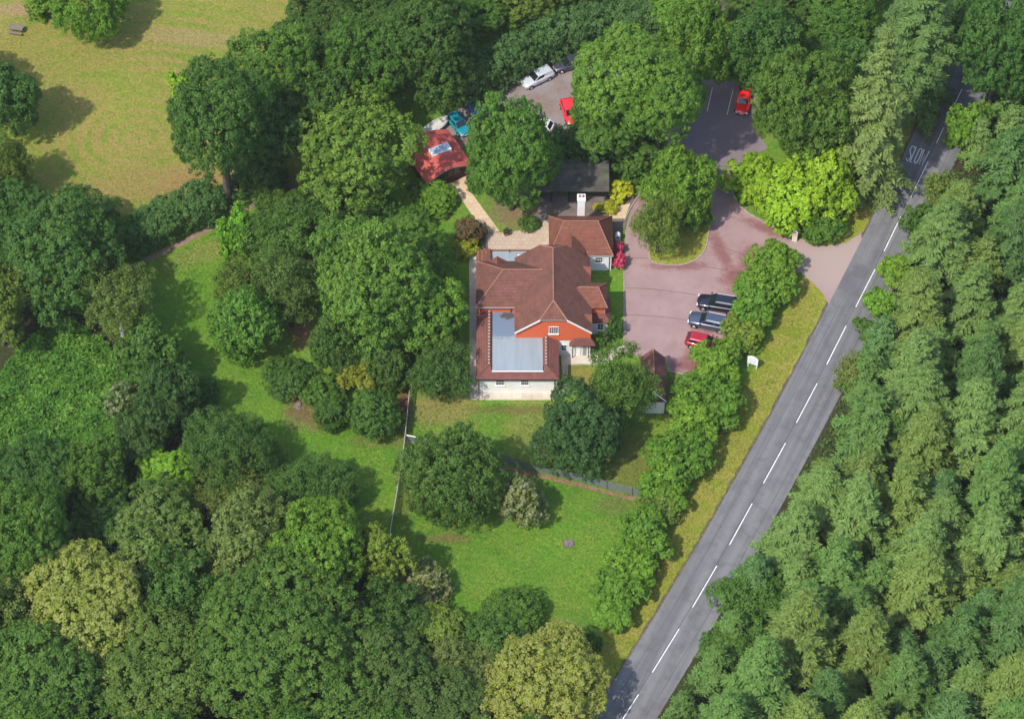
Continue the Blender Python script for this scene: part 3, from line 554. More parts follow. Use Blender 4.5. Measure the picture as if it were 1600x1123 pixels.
# rear kitchen range with chimney
kz = 2.7; kx0, kx1 = X(857.8, 399, kz), X(958.3, 399, kz); ky0 = Y(399.5, kz); ky1 = Y(337.5, kz)
hip_faces(hmb(), kx0, kx1, ky0, ky1, kz, kz + 2.65, 'x', 1.7, 1.75).build('kitchen_roof', M['tilered'], house)
kym = (ky0 + ky1) / 2; kr = kz + 2.65
caps(house, [((kx0 + 1.7, kym, kr), (kx1 - 1.75, kym, kr)), ((kx0, ky1, kz), (kx0 + 1.7, kym, kr)), ((kx0, ky0, kz), (kx0 + 1.7, kym, kr)), ((kx1, ky0, kz), (kx1 - 1.75, kym, kr)), ((kx1, ky1, kz), (kx1 - 1.75, kym, kr))], M['ridge'], 0.075)
kwy = P(940, 422.5)[1]; hmb().box(kx0 + 0.25, kx1 - 0.2, kwy, ky1 - 0.25, 0, kz - 0.1).build('kitchen_wall', M['white'], house)
lx, ly = P(892.5, 369, 4.6)
hmb().add([(lx - 1.25, ky0 - 1.0, 3.2), (lx + 1.6, ky0 - 1.0, 3.2), (lx, ly, 4.75), (lx, ky0 - 1.0, 4.75), (lx - 1.25, ky0 + 1.3, 3.2), (lx + 1.6, ky0 + 1.3, 3.2)], [(0, 1, 3), (0, 3, 2, 4), (1, 5, 2, 3), (4, 2, 5), (0, 4, 5, 1)]).build('link_roof', M['tilered'], house)
window(house, OFF, X(929.5, 405, 1.9), X(942, 405, 1.9), 1.45, 2.45, kwy, 4, 2)
xx = X(952, 412, 1.4); hmb().tube([(xx, kwy - 0.06, 0.05), (xx, kwy - 0.06, kz - 0.1)], 0.045).build('downpipe', M['black'], house)
hmb().box(kx0, kx1, ky0 - 0.09, ky0 - 0.002, kz - 0.13, kz - 0.04).build('gutter', M['greywood'], house)
chx, chy = P(907.8, 334.5, 3.0)
ch = hmb().box(chx - 0.42, chx + 0.42, chy, chy + 0.8, 0, 5.2).build('chimney', M['white'], house)
hmb().box(chx - 0.48, chx + 0.48, chy - 0.06, chy + 0.86, 5.2, 5.55).build('chimney_cap', M['trim'], ch)
for s in (-0.2, 0.2): hmb().tube([(chx + s, chy + 0.4, 5.55), (chx + s, chy + 0.4, 5.9)], [0.13, 0.1], 10).build('chimney_pot', M['terracotta'], ch)

# ------------------------------------------------------------------ outbuildings
def root_at(name, px, py, rz, label, cat, group=None):
    x, y = P(px, py); r = empty(name, (x, y, 0), rz); return tag(r, label, cat, group)
# red-roofed log cabin
ax_, ay_ = P(667, 288, 2.25); ang = R_(28)
cab = empty('cabin', (ax_, ay_, 0), ang); tag(cab, 'timber cabin with bright red shingle roof and rooflight at the end of the garden path', 'cabin')
cw, cd = 6.1, 6.4; n_ = 12
def arch(x): u = (x / cw) * 2 - 1; return 2.2 + 1.15 * (1 - abs(u) ** 1.6)
xsq = [cw * i / n_ for i in range(n_ + 1)]
m = MB(); vsx = []
for x in xsq: vsx += [(x, 0, arch(x)), (x, cd, arch(x)), (x, 0, arch(x) - 0.14), (x, cd, arch(x) - 0.14)]
fs = []
for i in range(n_): a = 4 * i; b = a + 4; fs += [(a, b, b + 1, a + 1), (a + 2, a + 3, b + 3, b + 2), (a, a + 2, b + 2, b), (a + 1, b + 1, b + 3, a + 3)]
fs += [(0, 1, 3, 2), (4 * n_, 4 * n_ + 2, 4 * n_ + 3, 4 * n_ + 1)]
m.add(vsx, fs).build('roof', M['shingle'], cab)
m = MB(); yw = 0.75; xi = [x for x in xsq if 0.3 < x < cw - 0.3]; xi = [0.35] + xi + [cw - 0.35]
poly = [(x, arch(x) - 0.16) for x in xi] + [(cw - 0.35, 0), (0.35, 0)]; np_ = len(poly)
m.add([(x, yw, z) for x, z in poly] + [(x, cd - 0.3, z) for x, z in poly], [tuple(range(np_)), tuple(range(2 * np_ - 1, np_ - 1, -1))] + [(i, (i + 1) % np_, np_ + (i + 1) % np_, np_ + i) for i in range(np_)]).build('wall', M['redwood'], cab)
for i in range(n_):
    a, b = xsq[i], xsq[i + 1]; MB().add([(a, -0.03, arch(a) + 0.02), (b, -0.03, arch(b) + 0.02), (b, -0.03, arch(b) - 0.17), (a, -0.03, arch(a) - 0.17), (a, -0.002, arch(a) + 0.02), (b, -0.002, arch(b) + 0.02), (b, -0.002, arch(b) - 0.17), (a, -0.002, arch(a) - 0.17)], [(0, 1, 2, 3), (7, 6, 5, 4), (0, 4, 5, 1), (3, 2, 6, 7), (0, 3, 7, 4), (1, 5, 6, 2)]).build('verge_board', M['timber'], cab)
for a in (2.0, 3.9): window(cab, (0, 0, 0), a, a + 0.95, 1.0, 2.0, yw, 3, 3, frame=M['timber'])
dr = MB().box(3.02, 3.82, yw - 0.05, yw - 0.002, 0.05, 2.05).build('door', M['redwood'], cab)
gp_ = MB().box(0.1, 0.33, -0.008, 0.0, 0.1, 0.42).mesh('pane', M['glass'])
for i in range(2):
    for k_ in range(3): link_mesh('pane', gp_, dr, (3.06 + i * 0.3, yw - 0.055, 0.55 + k_ * 0.45))
# roof lantern
sk = MB(); lx0, lx1, ly0, ly1 = 2.2, 4.6, 2.6, 3.75; lz = arch(3.05)
sk.box(lx0, lx1, ly0, ly1, 2.7, lz + 0.12); skl = tag(sk.build('rooflight', M['trim'], cab), 'white framed rooflight with pale panes')
M['paleglass'] = plain('pale_glazing', (0.30, 0.38, 0.47), 0.15, 0.1, 1.0, 0.6)
for i in range(2):
    a = lx0 + 0.1 + i * 1.12; MB().add([(a, ly0 + 0.12, lz + 0.13), (a + 1.03, ly0 + 0.12, lz + 0.13), (a + 1.03, ly1 - 0.12, lz + 0.24), (a, ly1 - 0.12, lz + 0.24), (a, ly0 + 0.12, lz + 0.05), (a + 1.03, ly0 + 0.12, lz + 0.05), (a + 1.03, ly1 - 0.12, lz + 0.05), (a, ly1 - 0.12, lz + 0.05)], [(0, 1, 2, 3), (7, 6, 5, 4), (0, 4, 5, 1), (1, 5, 6, 2), (2, 6, 7, 3), (3, 7, 4, 0)]).build('pane', M['paleglass'], skl)
MB().box(lx0 - 0.1, lx0 - 0.003, ly0 - 0.02, ly1 + 0.02, lz - 0.1, lz + 0.2).build('frame_end', M['trim'], skl)
# dark shed behind the kitchen
shx0, shx1 = X(826, 299, 2.3), X(952, 299, 2.3); sy0 = Y(299, 2.3); run_ = 3.2
shed = empty('shed', (shx0, sy0, 0)); tag(shed, 'long dark felt-roofed shed behind the white chimney', 'shed'); so = (shx0, sy0, 0)
MB(so).add([(shx0, sy0, 2.3), (shx1, sy0, 2.3), (shx1, sy0 + run_, 3.45), (shx0, sy0 + run_, 3.45), (shx1, sy0 + 4.3, 3.05), (shx0, sy0 + 4.3, 3.05)] + [(shx0, sy0, 2.16), (shx1, sy0, 2.16), (shx1, sy0 + run_, 3.31), (shx0, sy0 + run_, 3.31), (shx1, sy0 + 4.3, 2.9), (shx0, sy0 + 4.3, 2.9)],
    [(0, 1, 2, 3), (3, 2, 4, 5), (6, 9, 8, 7), (9, 11, 10, 8), (0, 6, 7, 1), (1, 7, 8, 2), (2, 8, 10, 4), (4, 10, 11, 5), (5, 11, 9, 3), (3, 9, 6, 0)]).build('roof', M['shedfelt'], shed)
MB(so).box(shx0 + 0.2, shx1 - 0.2, sy0 + 3.9, sy0 + 4.05, 0, 2.9).build('wall', M['darkwood'], shed)
for x in (shx0 + 0.2, shx1 - 0.3): MB(so).add([(x, sy0 + 0.4, 0), (x, sy0 + 3.9, 0), (x, sy0 + 3.9, 2.9), (x, sy0 + run_, 3.25), (x, sy0 + 0.4, 2.25), (x + 0.1, sy0 + 0.4, 0), (x + 0.1, sy0 + 3.9, 0), (x + 0.1, sy0 + 3.9, 2.9), (x + 0.1, sy0 + run_, 3.25), (x + 0.1, sy0 + 0.4, 2.25)], [(0, 1, 2, 3, 4), (9, 8, 7, 6, 5), (0, 5, 6, 1), (1, 6, 7, 2), (2, 7, 8, 3), (3, 8, 9, 4), (4, 9, 5, 0)]).build('side_wall', M['darkwood'], shed)
for i in range(5): x = shx0 + 0.4 + i * (shx1 - shx0 - 0.9) / 4; MB(so).box(x, x + 0.13, sy0 + 0.35, sy0 + 0.48, 0, 2.2).build('post', M['darkwood'], shed)
# garage beside the drive
gx1, gy1 = P(1042, 627, 2.4); gx0 = X(1003, 627, 2.4); gyb = Y(558, 2.4)
gar = empty('garage', (gx0, gy1, 0)); tag(gar, 'small tiled garage with white end wall half hidden beneath the willow', 'garage'); go = (gx0, gy1, 0)
hip_faces(MB(go), gx0, gx1, gy1, gyb, 2.4, 4.0, 'y', 0.0, 0.0).build('roof', M['tile2'], gar)
gm = (gx0 + gx1) / 2
MB(go).add([(gx0 + 0.2, gy1 + 0.12, 0), (gx1 - 0.2, gy1 + 0.12, 0), (gx1 - 0.2, gy1 + 0.12, 2.22), (gx0 + 0.2, gy1 + 0.12, 2.22), (gx0 + 0.2, gyb - 0.2, 0), (gx1 - 0.2, gyb - 0.2, 0), (gx1 - 0.2, gyb - 0.2, 2.22), (gx0 + 0.2, gyb - 0.2, 2.22)], [(0, 1, 2, 3), (7, 6, 5, 4), (0, 4, 5, 1), (1, 5, 6, 2), (3, 7, 4, 0), (2, 6, 7, 3)]).build('wall', M['white'], gar)
for s in (-1, 1):
    xe = gm + s * (gx1 - gm); MB(go).add([(xe, gy1 - 0.03, 2.42), (gm, gy1 - 0.03, 4.02), (gm, gy1 - 0.03, 3.82), (xe, gy1 - 0.03, 2.22), (xe, gy1 - 0.002, 2.42), (gm, gy1 - 0.002, 4.02), (gm, gy1 - 0.002, 3.82), (xe, gy1 - 0.002, 2.22)], [(0, 1, 2, 3), (7, 6, 5, 4), (0, 4, 5, 1), (1, 5, 6, 2), (2, 6, 7, 3), (3, 7, 4, 0)]).build('bargeboard', M['trim'], gar)
caps(gar, [((gm, gy1, 4.0), (gm, gyb, 4.0))], M['ridge'], 0.08, go)
# hut glimpsed at the top edge
hx0, hy0 = P(1085, 16, 2.4); hx1 = X(1147, 16, 2.4); hut = empty('hut', (hx0, hy0, 0)); tag(hut, 'brown outbuilding glimpsed between trees at the top edge', 'outbuilding')
MB((hx0, hy0, 0)).box(hx0 + 0.2, hx1 - 0.15, hy0 + 0.3, hy0 + 4, 0, 2.3).build('wall', M['darkwood'], hut)
MB((hx0, hy0, 0)).add([(hx0, hy0, 2.4), (hx1, hy0, 2.4), (hx1, hy0 + 2.2, 3.3), (hx0, hy0 + 2.2, 3.3), (hx1, hy0 + 4.4, 2.4), (hx0, hy0 + 4.4, 2.4), (hx0, hy0, 2.3), (hx1, hy0, 2.3), (hx1, hy0 + 4.4, 2.3), (hx0, hy0 + 4.4, 2.3)], [(0, 1, 2, 3), (3, 2, 4, 5), (0, 3, 5, 9, 6), (1, 7, 8, 4, 2), (0, 6, 7, 1), (5, 4, 8, 9), (6, 9, 8, 7)]).build('roof', M['yard'], hut)
MB((hx0, hy0, 0)).box(hx0, hx1, hy0 - 0.08, hy0 - 0.003, 2.26, 2.42).build('fascia', M['stone'], hut)

# ------------------------------------------------------------------ vehicles
def car(name, label, px, py, deg, col, kind, L=4.5, Wd=1.82, Hh=1.62, metal=0.0, cat='car', group='vehicles parked around the house', rails=False):
    r = root_at(name, px, py, R_(deg), label, cat, group); paint = car_paint(name + '_paint', col, metal); w = Wd / 2
    prof = {  # x/L, width factor, top height
        'suv': [(-.5, .80, .86), (-.485, .92, 1.00), (-.42, .98, 1.06), (-.1, 1, 1.08), (.17, 1, 1.06), (.24, .99, 1.03), (.40, .95, .97), (.465, .86, .88), (.5, .68, .72)],
        'hatch': [(-.5, .80, .80), (-.485, .90, .94), (-.42, .97, .99), (-.1, 1, 1.0), (.20, 1, .98), (.26, .98, .95), (.41, .93, .86), (.47, .84, .77), (.5, .66, .64)],
        'van': [(-.5, .90, .92), (-.49, .95, 1.00), (-.42, .98, 1.02), (-.1, 1, 1.02), (.14, 1, 1.0), (.22, .99, .97), (.40, .95, .88), (.47, .86, .78), (.5, .70, .62)],
        'coupe': [(-.5, .72, .74), (-.48, .86, .86), (-.36, .97, .90), (-.1, 1, .88), (.12, 1, .86), (.22, .98, .83), (.38, .92, .76), (.465, .80, .66), (.5, .60, .55)]}[kind]
    vv, ff_ = [], []
    for (u, wf, zt_) in prof:
        a = w * wf; zb = 0.24 + (0.08 if abs(u) > .46 else 0); x = u * L
        vv += [(x, -a * .90, zb), (x, -a, zb + .16), (x, -a, zt_ - .16), (x, -a * .94, zt_ - .05), (x, -a * .80, zt_), (x, 0, zt_ + .02), (x, a * .80, zt_), (x, a * .94, zt_ - .05), (x, a, zt_ - .16), (x, a, zb + .16), (x, a * .90, zb)]
    K = 11
    for i in range(len(prof) - 1):
        for k_ in range(K): ff_.append((i * K + k_, i * K + (k_ + 1) % K, (i + 1) * K + (k_ + 1) % K, (i + 1) * K + k_))
    ff_ += [tuple(range(K)), tuple((len(prof) - 1) * K + k_ for k_ in range(K))[::-1]]
    MB().add(vv, ff_).build('body', paint, r, True)
    # cabin: base rear/front, roof rear/front (x/L), belt height
    cb = {'suv': (-.47, .22, -.40, .06, 1.05), 'hatch': (-.47, .25, -.36, .06, .97), 'van': (-.485, .20, -.44, .02, .99), 'coupe': (-.40, .20, -.22, .03, .86)}[kind]
    ra, fa, rb, fb, zb = cb; bw, tw = w * .87, w * .70
    base = [(ra * L, -bw, zb - .03), (fa * L, -bw * .95, zb - .05), (fa * L, bw * .95, zb - .05), (ra * L, bw, zb - .03)]
    mid = [(rb * L - .02, -tw - .03, Hh - .07), (fb * L + .05, -tw - .03, Hh - .06), (fb * L + .05, tw + .03, Hh - .06), (rb * L - .02, tw + .03, Hh - .07)]
    top = [(rb * L + .12, -tw + .08, Hh), (fb * L - .12, -tw + .08, Hh), (fb * L - .12, tw - .08, Hh), (rb * L + .12, tw - .08, Hh)]
    MB().add(base + mid + top, [(0, 1, 5, 4), (1, 2, 6, 5), (2, 3, 7, 6), (3, 0, 4, 7), (4, 5, 9, 8), (5, 6, 10, 9), (6, 7, 11, 10), (7, 4, 8, 11), (8, 9, 10, 11), (3, 2, 1, 0)]).build('roof', paint, r)
    def pane(nm, q, ins=.1, out=.012, a0=0.0, a1=1.0):
        q = [Vector(p) for p in q]; q = [q[0].lerp(q[1], a0), q[0].lerp(q[1], a1), q[3].lerp(q[2], a1), q[3].lerp(q[2], a0)]
        c = sum(q, Vector()) / 4; nn = (q[1] - q[0]).cross(q[3] - q[0]).normalized()
        if nn.dot(c - Vector((0, 0, .8))) < 0: nn = -nn
        e = [c + (p - c) * (1 - ins) for p in q]
        MB().add([tuple(p + nn * out) for p in e] + [tuple(p - nn * .02) for p in e], [(0, 1, 2, 3), (7, 6, 5, 4), (0, 4, 5, 1), (1, 5, 6, 2), (2, 6, 7, 3), (3, 7, 4, 0)]).build(nm, M['carglass'], r)
    pane('windscreen', [base[1], base[2], mid[2], mid[1]], .09)
    pane('rear_window', [base[3], base[0], mid[0], mid[3]], .16)
    for s in (0, 1):
        q = [base[0], base[1], mid[1], mid[0]] if s == 0 else [base[3], base[2], mid[2], mid[3]]
        if kind == 'van': pane('side_window', q, .16, .012, .52, .98)
        else:
            pane('side_window', q, .16, .012, .03, .5); pane('side_window', q, .16, .012, .5, .97)
    wr = .36 if kind == 'suv' else .31
    for u in (-.31, .32):
        for s in (-1, 1):
            pts = [(0, -.11, 0), (0, .11, 0)]
            ty = MB().tube([(0, -.10, 0), (0, -.07, 0), (0, .07, 0), (0, .10, 0)], [wr * .9, wr, wr, wr * .9], 18).build('wheel', M['rubber'], r, True, (u * L, s * (w - .06), wr))
            MB().tube([(0, s * .085, 0), (0, s * .115, 0)], [wr * .66, wr * .6], 14).build('hub', M['alloy'], ty)
            MB().tube([(0, s * .0, 0), (0, s * .055, 0)], [wr * 1.16, wr * 1.16], 18).build('wheel_arch', M['black'], r, False, (u * L, s * (w - .055), wr + .02))
    fz_ = prof[-2][2] - .12; rz_ = .82 if kind != 'coupe' else .66
    for s in (-1, 1):
        MB().box(L * .455, L * .49, s * w * .66 - .17, s * w * .66 + .17, fz_ - .09, fz_ + .09).build('headlight', M['lamp'], r)
        MB().box(-L * .497, -L * .475, s * w * .72 - .1, s * w * .72 + .1, rz_ - .14, rz_ + .16).build('tail_light', M['tail'], r)
        MB().box(fa * L - .28, fa * L - .12, s * (w + .07) - .09, s * (w + .07) + .09, zb - .02, zb + .12).build('mirror', paint, r)
        if rails: MB().tube([(rb * L + .1, s * (tw - .06), Hh), (rb * L + .2, s * (tw - .06), Hh + .07), (fb * L - .3, s * (tw - .06), Hh + .07), (fb * L - .15, s * (tw - .06), Hh)], .03).build('roof_rail', M['chrome'], r)
        if rails: MB().add([(ra * L + .3, s * (bw + .02), zb + .0), (fa * L - .2, s * (bw + .005), zb - .01), (fa * L - .2, s * (bw - .01), zb + .05), (ra * L + .3, s * (bw + .0), zb + .06)], [(0, 1, 2, 3)]).build('window_trim', M['chrome'], r)
    MB().box(-L * .503, -L * .498, -.26, .26, .52, .63).build('number_plate', M['plate'], r)
    MB().box(L * .497, L * .5035, -.26, .26, .42, .53).build('number_plate', M['trim'], r)
    return r
car('car', 'black estate car with silver roof rails, topmost of three parked by the hedge', 1121, 480, 168, (0.012, 0.012, 0.022), 'suv', 4.75, 1.88, 1.66, 0.0, rails=True)
car('car', 'slate blue estate car with bright trim, middle of three parked by the hedge', 1107, 508, 165, (0.085, 0.105, 0.155), 'suv', 4.7, 1.85, 1.58, 0.5, rails=True)
car('car', 'dark red hatchback parked tail outward at the hedge, lowest of the three', 1099, 540, -17, (0.36, 0.010, 0.022), 'hatch', 4.1, 1.74, 1.5, 0.2)
car('car', 'bright red coupe in the bay beside two white lines', 1161, 162, -99, (0.80, 0.012, 0.014), 'coupe', 4.25, 1.74, 1.28)
car('van', 'silver car-derived van parked on gravel below the tall hedge', 839, 127, 213, (0.60, 0.62, 0.66), 'van', 4.15, 1.70, 1.50, 0.3, cat='van')
car('car', 'dark grey saloon nosing out of the leaves behind the silver van', 892, 104, 198, (0.055, 0.06, 0.08), 'hatch', 4.4, 1.78, 1.45, 0.3)
car('car', 'bright red car squeezed between two big trees on the gravel', 890, 180, -76, (0.80, 0.015, 0.02), 'hatch', 4.0, 1.68, 1.45)
car('car', 'white car almost hidden under the tree by the red cabin', 838, 200, 160, (0.75, 0.76, 0.78), 'hatch', 4.2, 1.72, 1.46)
car('car', 'turquoise car beside the boat, half under a tree', 716, 199, -58, (0.006, 0.20, 0.25), 'hatch', 3.9, 1.66, 1.45)
car('car', 'blue car in deep shade behind the turquoise one', 738, 172, -58, (0.04, 0.10, 0.32), 'hatch', 4.0, 1.68, 1.45)
# covered boat
bt = root_at('boat', 681, 203, R_(41), 'pale grey dinghy under a cover behind the red cabin', 'boat')
st = [(-2.1, .48, .62), (-1.6, .66, .72), (-.6, .78, .82), (.4, .76, .88), (1.2, .60, .90), (1.8, .34, .92), (2.15, .05, .94)]
vv, ff_ = [], []
for x, w, z in st: vv += [(x, 0, .18), (x, -w * .75, .34), (x, -w, z), (x, w, z), (x, w * .75, .34)]
for i in range(len(st) - 1):
    for k_ in range(5):
        if k_ != 2: ff_.append((i * 5 + k_, i * 5 + (k_ + 1) % 5, i * 5 + 5 + (k_ + 1) % 5, i * 5 + 5 + k_))
ff_ += [(0, 1, 2, 3, 4), (30, 34, 33, 32, 31)]
MB().add(vv, ff_).build('hull', plain('boat_hull', (0.5, 0.5, 0.5), 0.5), bt, True)
vv, ff_ = [], []
for x, w, z in st: vv += [(x, -w * 1.03, z - .06), (x, -w * .98, z + .02), (x, 0, z + .24 * (1 if w > .3 else .3)), (x, w * .98, z + .02), (x, w * 1.03, z - .06)]
for i in range(len(st) - 1):
    for k_ in range(4): ff_.append((i * 5 + k_, i * 5 + k_ + 1, i * 5 + 6 + k_, i * 5 + 5 + k_))
MB().add(vv, ff_).build('cover', plain('boat_cover', (0.46, 0.45, 0.43), 0.8, 0.3, 1.5), bt, True)
MB().add([(.75, -.40, 1.06), (1.75, -.2, .99), (1.75, .2, .99), (.75, .40, 1.06), (.75, 0, 1.16), (1.75, 0, 1.06)], [(0, 1, 5, 4), (4, 5, 2, 3)]).build('cover_patch', plain('boat_mildew', (0.22, 0.19, 0.12), 0.9, 0.3, 3), bt)
for x in (-1.2, .9): MB().box(x - .08, x + .08, -.5, .5, 0, .36).build('cradle', M['timber'], bt)

# ------------------------------------------------------------------ fences, signs, furniture
M['net'] = None
t = NT('wire_netting'); t.done((0.19, 0.215, 0.20), 0.6, 0.3); tr = t.n.new('ShaderNodeBsdfTransparent'); mx = t.n.new('ShaderNodeMixShader')
vn = t.n.new('ShaderNodeTexVoronoi'); vn.inputs['Scale'].default_value = 14; t.l.new(t.pos, vn.inputs['Vector']); t.l.new(t.ramp(vn.outputs['Distance'], [(0.25, 0.18), (0.5, 0.62)]), mx.inputs[0])
t.l.new(tr.outputs[0], mx.inputs[1]); t.l.new(t.b.outputs[0], mx.inputs[2]); t.l.new(mx.outputs[0], t.n['Material Output'].inputs[0]); M['net'] = t.m
def fence(name, label, posts_px, h, rails=(), net=None, postr=0.06, pmat='timber', rmat='greywood', railw=0.035, cat='fence'):
    pts = [P(*p) for p in posts_px]; r = empty(name, (pts[0][0], pts[0][1], 0)); tag(r, label, cat); off = (pts[0][0], pts[0][1], 0)
    for i, (x, y) in enumerate(pts): hh = h * random.uniform(.97, 1.05); MB(off).tube([(x, y, 0), (x + random.uniform(-.03, .03), y, hh)], [postr, postr * .92], 7).build('post', M[pmat], r)
    for i in range(len(pts) - 1):
        a, b = pts[i], pts[i + 1]
        for z in rails: MB(off).tube([(a[0], a[1] - .05, z), (b[0], b[1] - .05, z)], railw, 5).build('rail', M[rmat], r)
        if net:
            d = Vector((b[0] - a[0], b[1] - a[1])).normalized(); nx, ny = -d.y * .012, d.x * .012
            MB(off).add([(a[0] + nx, a[1] + ny + .06, .04), (b[0] + nx, b[1] + ny + .06, .04), (b[0] + nx, b[1] + ny + .06, net), (a[0] + nx, a[1] + ny + .06, net), (a[0] - nx, a[1] - ny + .06, .04), (b[0] - nx, b[1] - ny + .06, .04), (b[0] - nx, b[1] - ny + .06, net), (a[0] - nx, a[1] - ny + .06, net)], [(0, 1, 2, 3), (7, 6, 5, 4), (3, 2, 6, 7), (0, 4, 5, 1), (0, 3, 7, 4), (1, 5, 6, 2)]).build('netting', M['net'], r)
    return r
fence('wire_fence', 'grey wire netting fence with dark posts crossing the lawn below the maple', [(740, 707), (782.8, 721.3), (821.6, 733.3), (864, 743), (909.2, 753), (947.8, 763.7), (987.4, 773.4), (1012, 781)], 1.75, (), 1.35, 0.055)
fence('rail_fence', 'pale top-railed fence running down the lawn beside the big laurel', [(640.5, 622), (637.5, 650), (634.5, 682), (631, 712), (626, 745), (621, 778), (616, 808), (610.5, 840)], 1.45, (1.4,), 1.35, 0.06, 'greywood', 'greywood', 0.055)
fence('field_fence', 'dark post and rail fence between the meadow hedge and dirt track', [(165, 424), (198, 408), (231, 391.5), (264, 376), (297, 361), (329.5, 346.5), (361.5, 331.5), (394, 315), (426, 300), (458, 286)], 1.25, (0.6, 1.1), None, 0.055, 'greywood', 'timber', 0.04)
gt = root_at('gate', 634.5, 690, 0, 'white-topped netting gate beside the pale rail fence', 'gate'); bx_, by_ = P(668, 697); ox, oy = P(634.5, 690); ex, ey = bx_ - ox, by_ - oy
MB().tube([(0, 0, 1.3), (ex, ey, 1.3)], .06, 6).build('top_bar', M['trim'], gt); MB().tube([(0, 0, .1), (ex, ey, .1)], .04, 6).build('bottom_bar', M['greywood'], gt)
MB().add([(0, -.01, .12), (ex, ey - .01, .12), (ex, ey - .01, 1.25), (0, -.01, 1.25), (0, .01, .12), (ex, ey + .01, .12), (ex, ey + .01, 1.25), (0, .01, 1.25)], [(0, 1, 2, 3), (7, 6, 5, 4), (3, 2, 6, 7)]).build('netting', M['net'], gt)
for q in ((0.0, 0.0), (ex, ey)): MB().tube([(q[0] + .03, q[1], 0), (q[0] + .03, q[1], 1.5)], .07, 7).build('post', M['timber'], gt)
# roadside sign
sgx, sgy = P(1175, 575); sg = empty('sign_board', (sgx, sgy, 0), R_(-22)); tag(sg, 'white shaped sign board on the verge in front of the hedge', 'sign')
q = [(-.62, .75), (.62, .75), (.62, 1.75), (.5, 1.9), (.12, 2.12), (-.3, 2.1), (-.45, 1.98), (-.62, 1.95)]
MB().add([(x, -.03, z) for x, z in q] + [(x, .03, z) for x, z in q], [tuple(range(8)), tuple(range(15, 7, -1))] + [(i, (i + 1) % 8, 8 + (i + 1) % 8, 8 + i) for i in range(8)]).build('board', M['trim'], sg)
M['ink'] = plain('faded_lettering', (0.42, 0.44, 0.46), 0.7)
for z, a in ((1.75, .34), (1.5, .44), (1.25, .40), (1.02, .3)): MB().box(-a, a, -.036, -.031, z, z + .07).build('faded_line', M['ink'], sg)
for s in (-.5, .5): MB().box(s - .05, s + .05, .032, .12, 0, 1.8).build('post', M['trim'], sg)
es = root_at('entrance_sign', 1241, 377, R_(-12), 'narrow white entrance pillar sign beside the drive mouth', 'sign')
q = [(-.3, .0), (.3, .0), (.3, 1.75), (.12, 2.0), (-.12, 2.0), (-.3, 1.75)]
MB().add([(x, -.06, z) for x, z in q] + [(x, .06, z) for x, z in q], [tuple(range(6)), tuple(range(11, 5, -1))] + [(i, (i + 1) % 6, 6 + (i + 1) % 6, 6 + i) for i in range(6)]).build('board', plain('cream_board', (0.66, 0.58, 0.50), 0.7), es)
for z, a in ((1.52, .2), (1.28, .22), (.98, .24)): MB().box(-a, a, -.07, -.061, z, z + .08).build('brown_band', M['terracotta'], es)
# picnic table
pt = root_at('picnic_table', 26, 50, R_(-12), 'weathered wooden picnic table standing in the dry meadow', 'table')
pl = MB().box(-.9, .9, -.07, .07, -.02, .02).mesh('plank', M['timber'])
for y in (-.3, -.15, 0, .15, .3): link_mesh('plank', pl, pt, (0, y, .74))
for y in (-.72, -.57, .57, .72): link_mesh('plank', pl, pt, (0, y, .44))
for x in (-.6, .6):
    for s in (-1, 1): MB().tube([(x, s * .62, 0), (x, s * .2, .72)], .05, 4).build('leg', M['timber'], pt)
    MB().box(x - .03, x + .03, -.78, .78, .36, .42).build('bearer', M['timber'], pt)
# inspection cover in the lawn
ic = root_at('inspection_cover', 888, 849, R_(8), 'small grey inspection cover set in the lower lawn', 'cover')
MB().box(-.55, .55, -.5, .5, 0, .06).build('surround', plain('old_concrete', (0.10, 0.08, 0.072), 0.95, 0.5, 3), ic)
sb = MB().box(-.22, .22, -.2, .2, 0, .03).mesh('slab', plain('cover_slab', (0.15, 0.12, 0.12), 0.9, 0.6, 6))
for a in (-.25, .25):
    for b in (-.23, .23): link_mesh('slab', sb, ic, (a, b, .062)).rotation_euler = (0, 0, random.uniform(-.06, .06))
# bench and pots on the patio
bn = root_at('bench', 755.5, 383, R_(90), 'dark slatted bench at the left end of the patio', 'bench')
sl_ = MB().box(-.8, .8, -.035, .035, -.015, .015).mesh('slat', M['darkwood'])
for y in (-.25, -.15, -.05, .05, .15): link_mesh('slat', sl_, bn, (0, y, .45))
for z in (.6, .72, .84): o_ = link_mesh('slat', sl_, bn, (0, .25, z)); o_.rotation_euler = (R_(80), 0, 0)
for x in (-.72, .72):
    for y, h in ((-.25, .62), (.24, .9)): MB().box(x - .04, x + .04, y - .04, y + .04, 0, h).build('leg', M['darkwood'], bn)
def pot(px, py, label, r=.34, h=.5, plant=(0.05, 0.08, 0.03)):
    p = root_at('plant_pot', px, py, 0, label, 'plant pot', 'terracotta pots')
    MB().tube([(0, 0, 0), (0, 0, h * .85), (0, 0, h * .86), (0, 0, h)], [r * .7, r * .95, r * 1.08, r * 1.08], 14).build('pot', M['terracotta'], p, True)
    MB().tube([(0, 0, h), (0, 0, h + .01)], r * .95, 14).build('compost', M['soil'], p); return p
POTS = [pot(757, 368, 'terracotta pot left of the garden path foot'), pot(791, 367, 'terracotta pot right of the garden path foot'), pot(733, 284, 'terracotta pot beside the cabin door', .3, .45)]
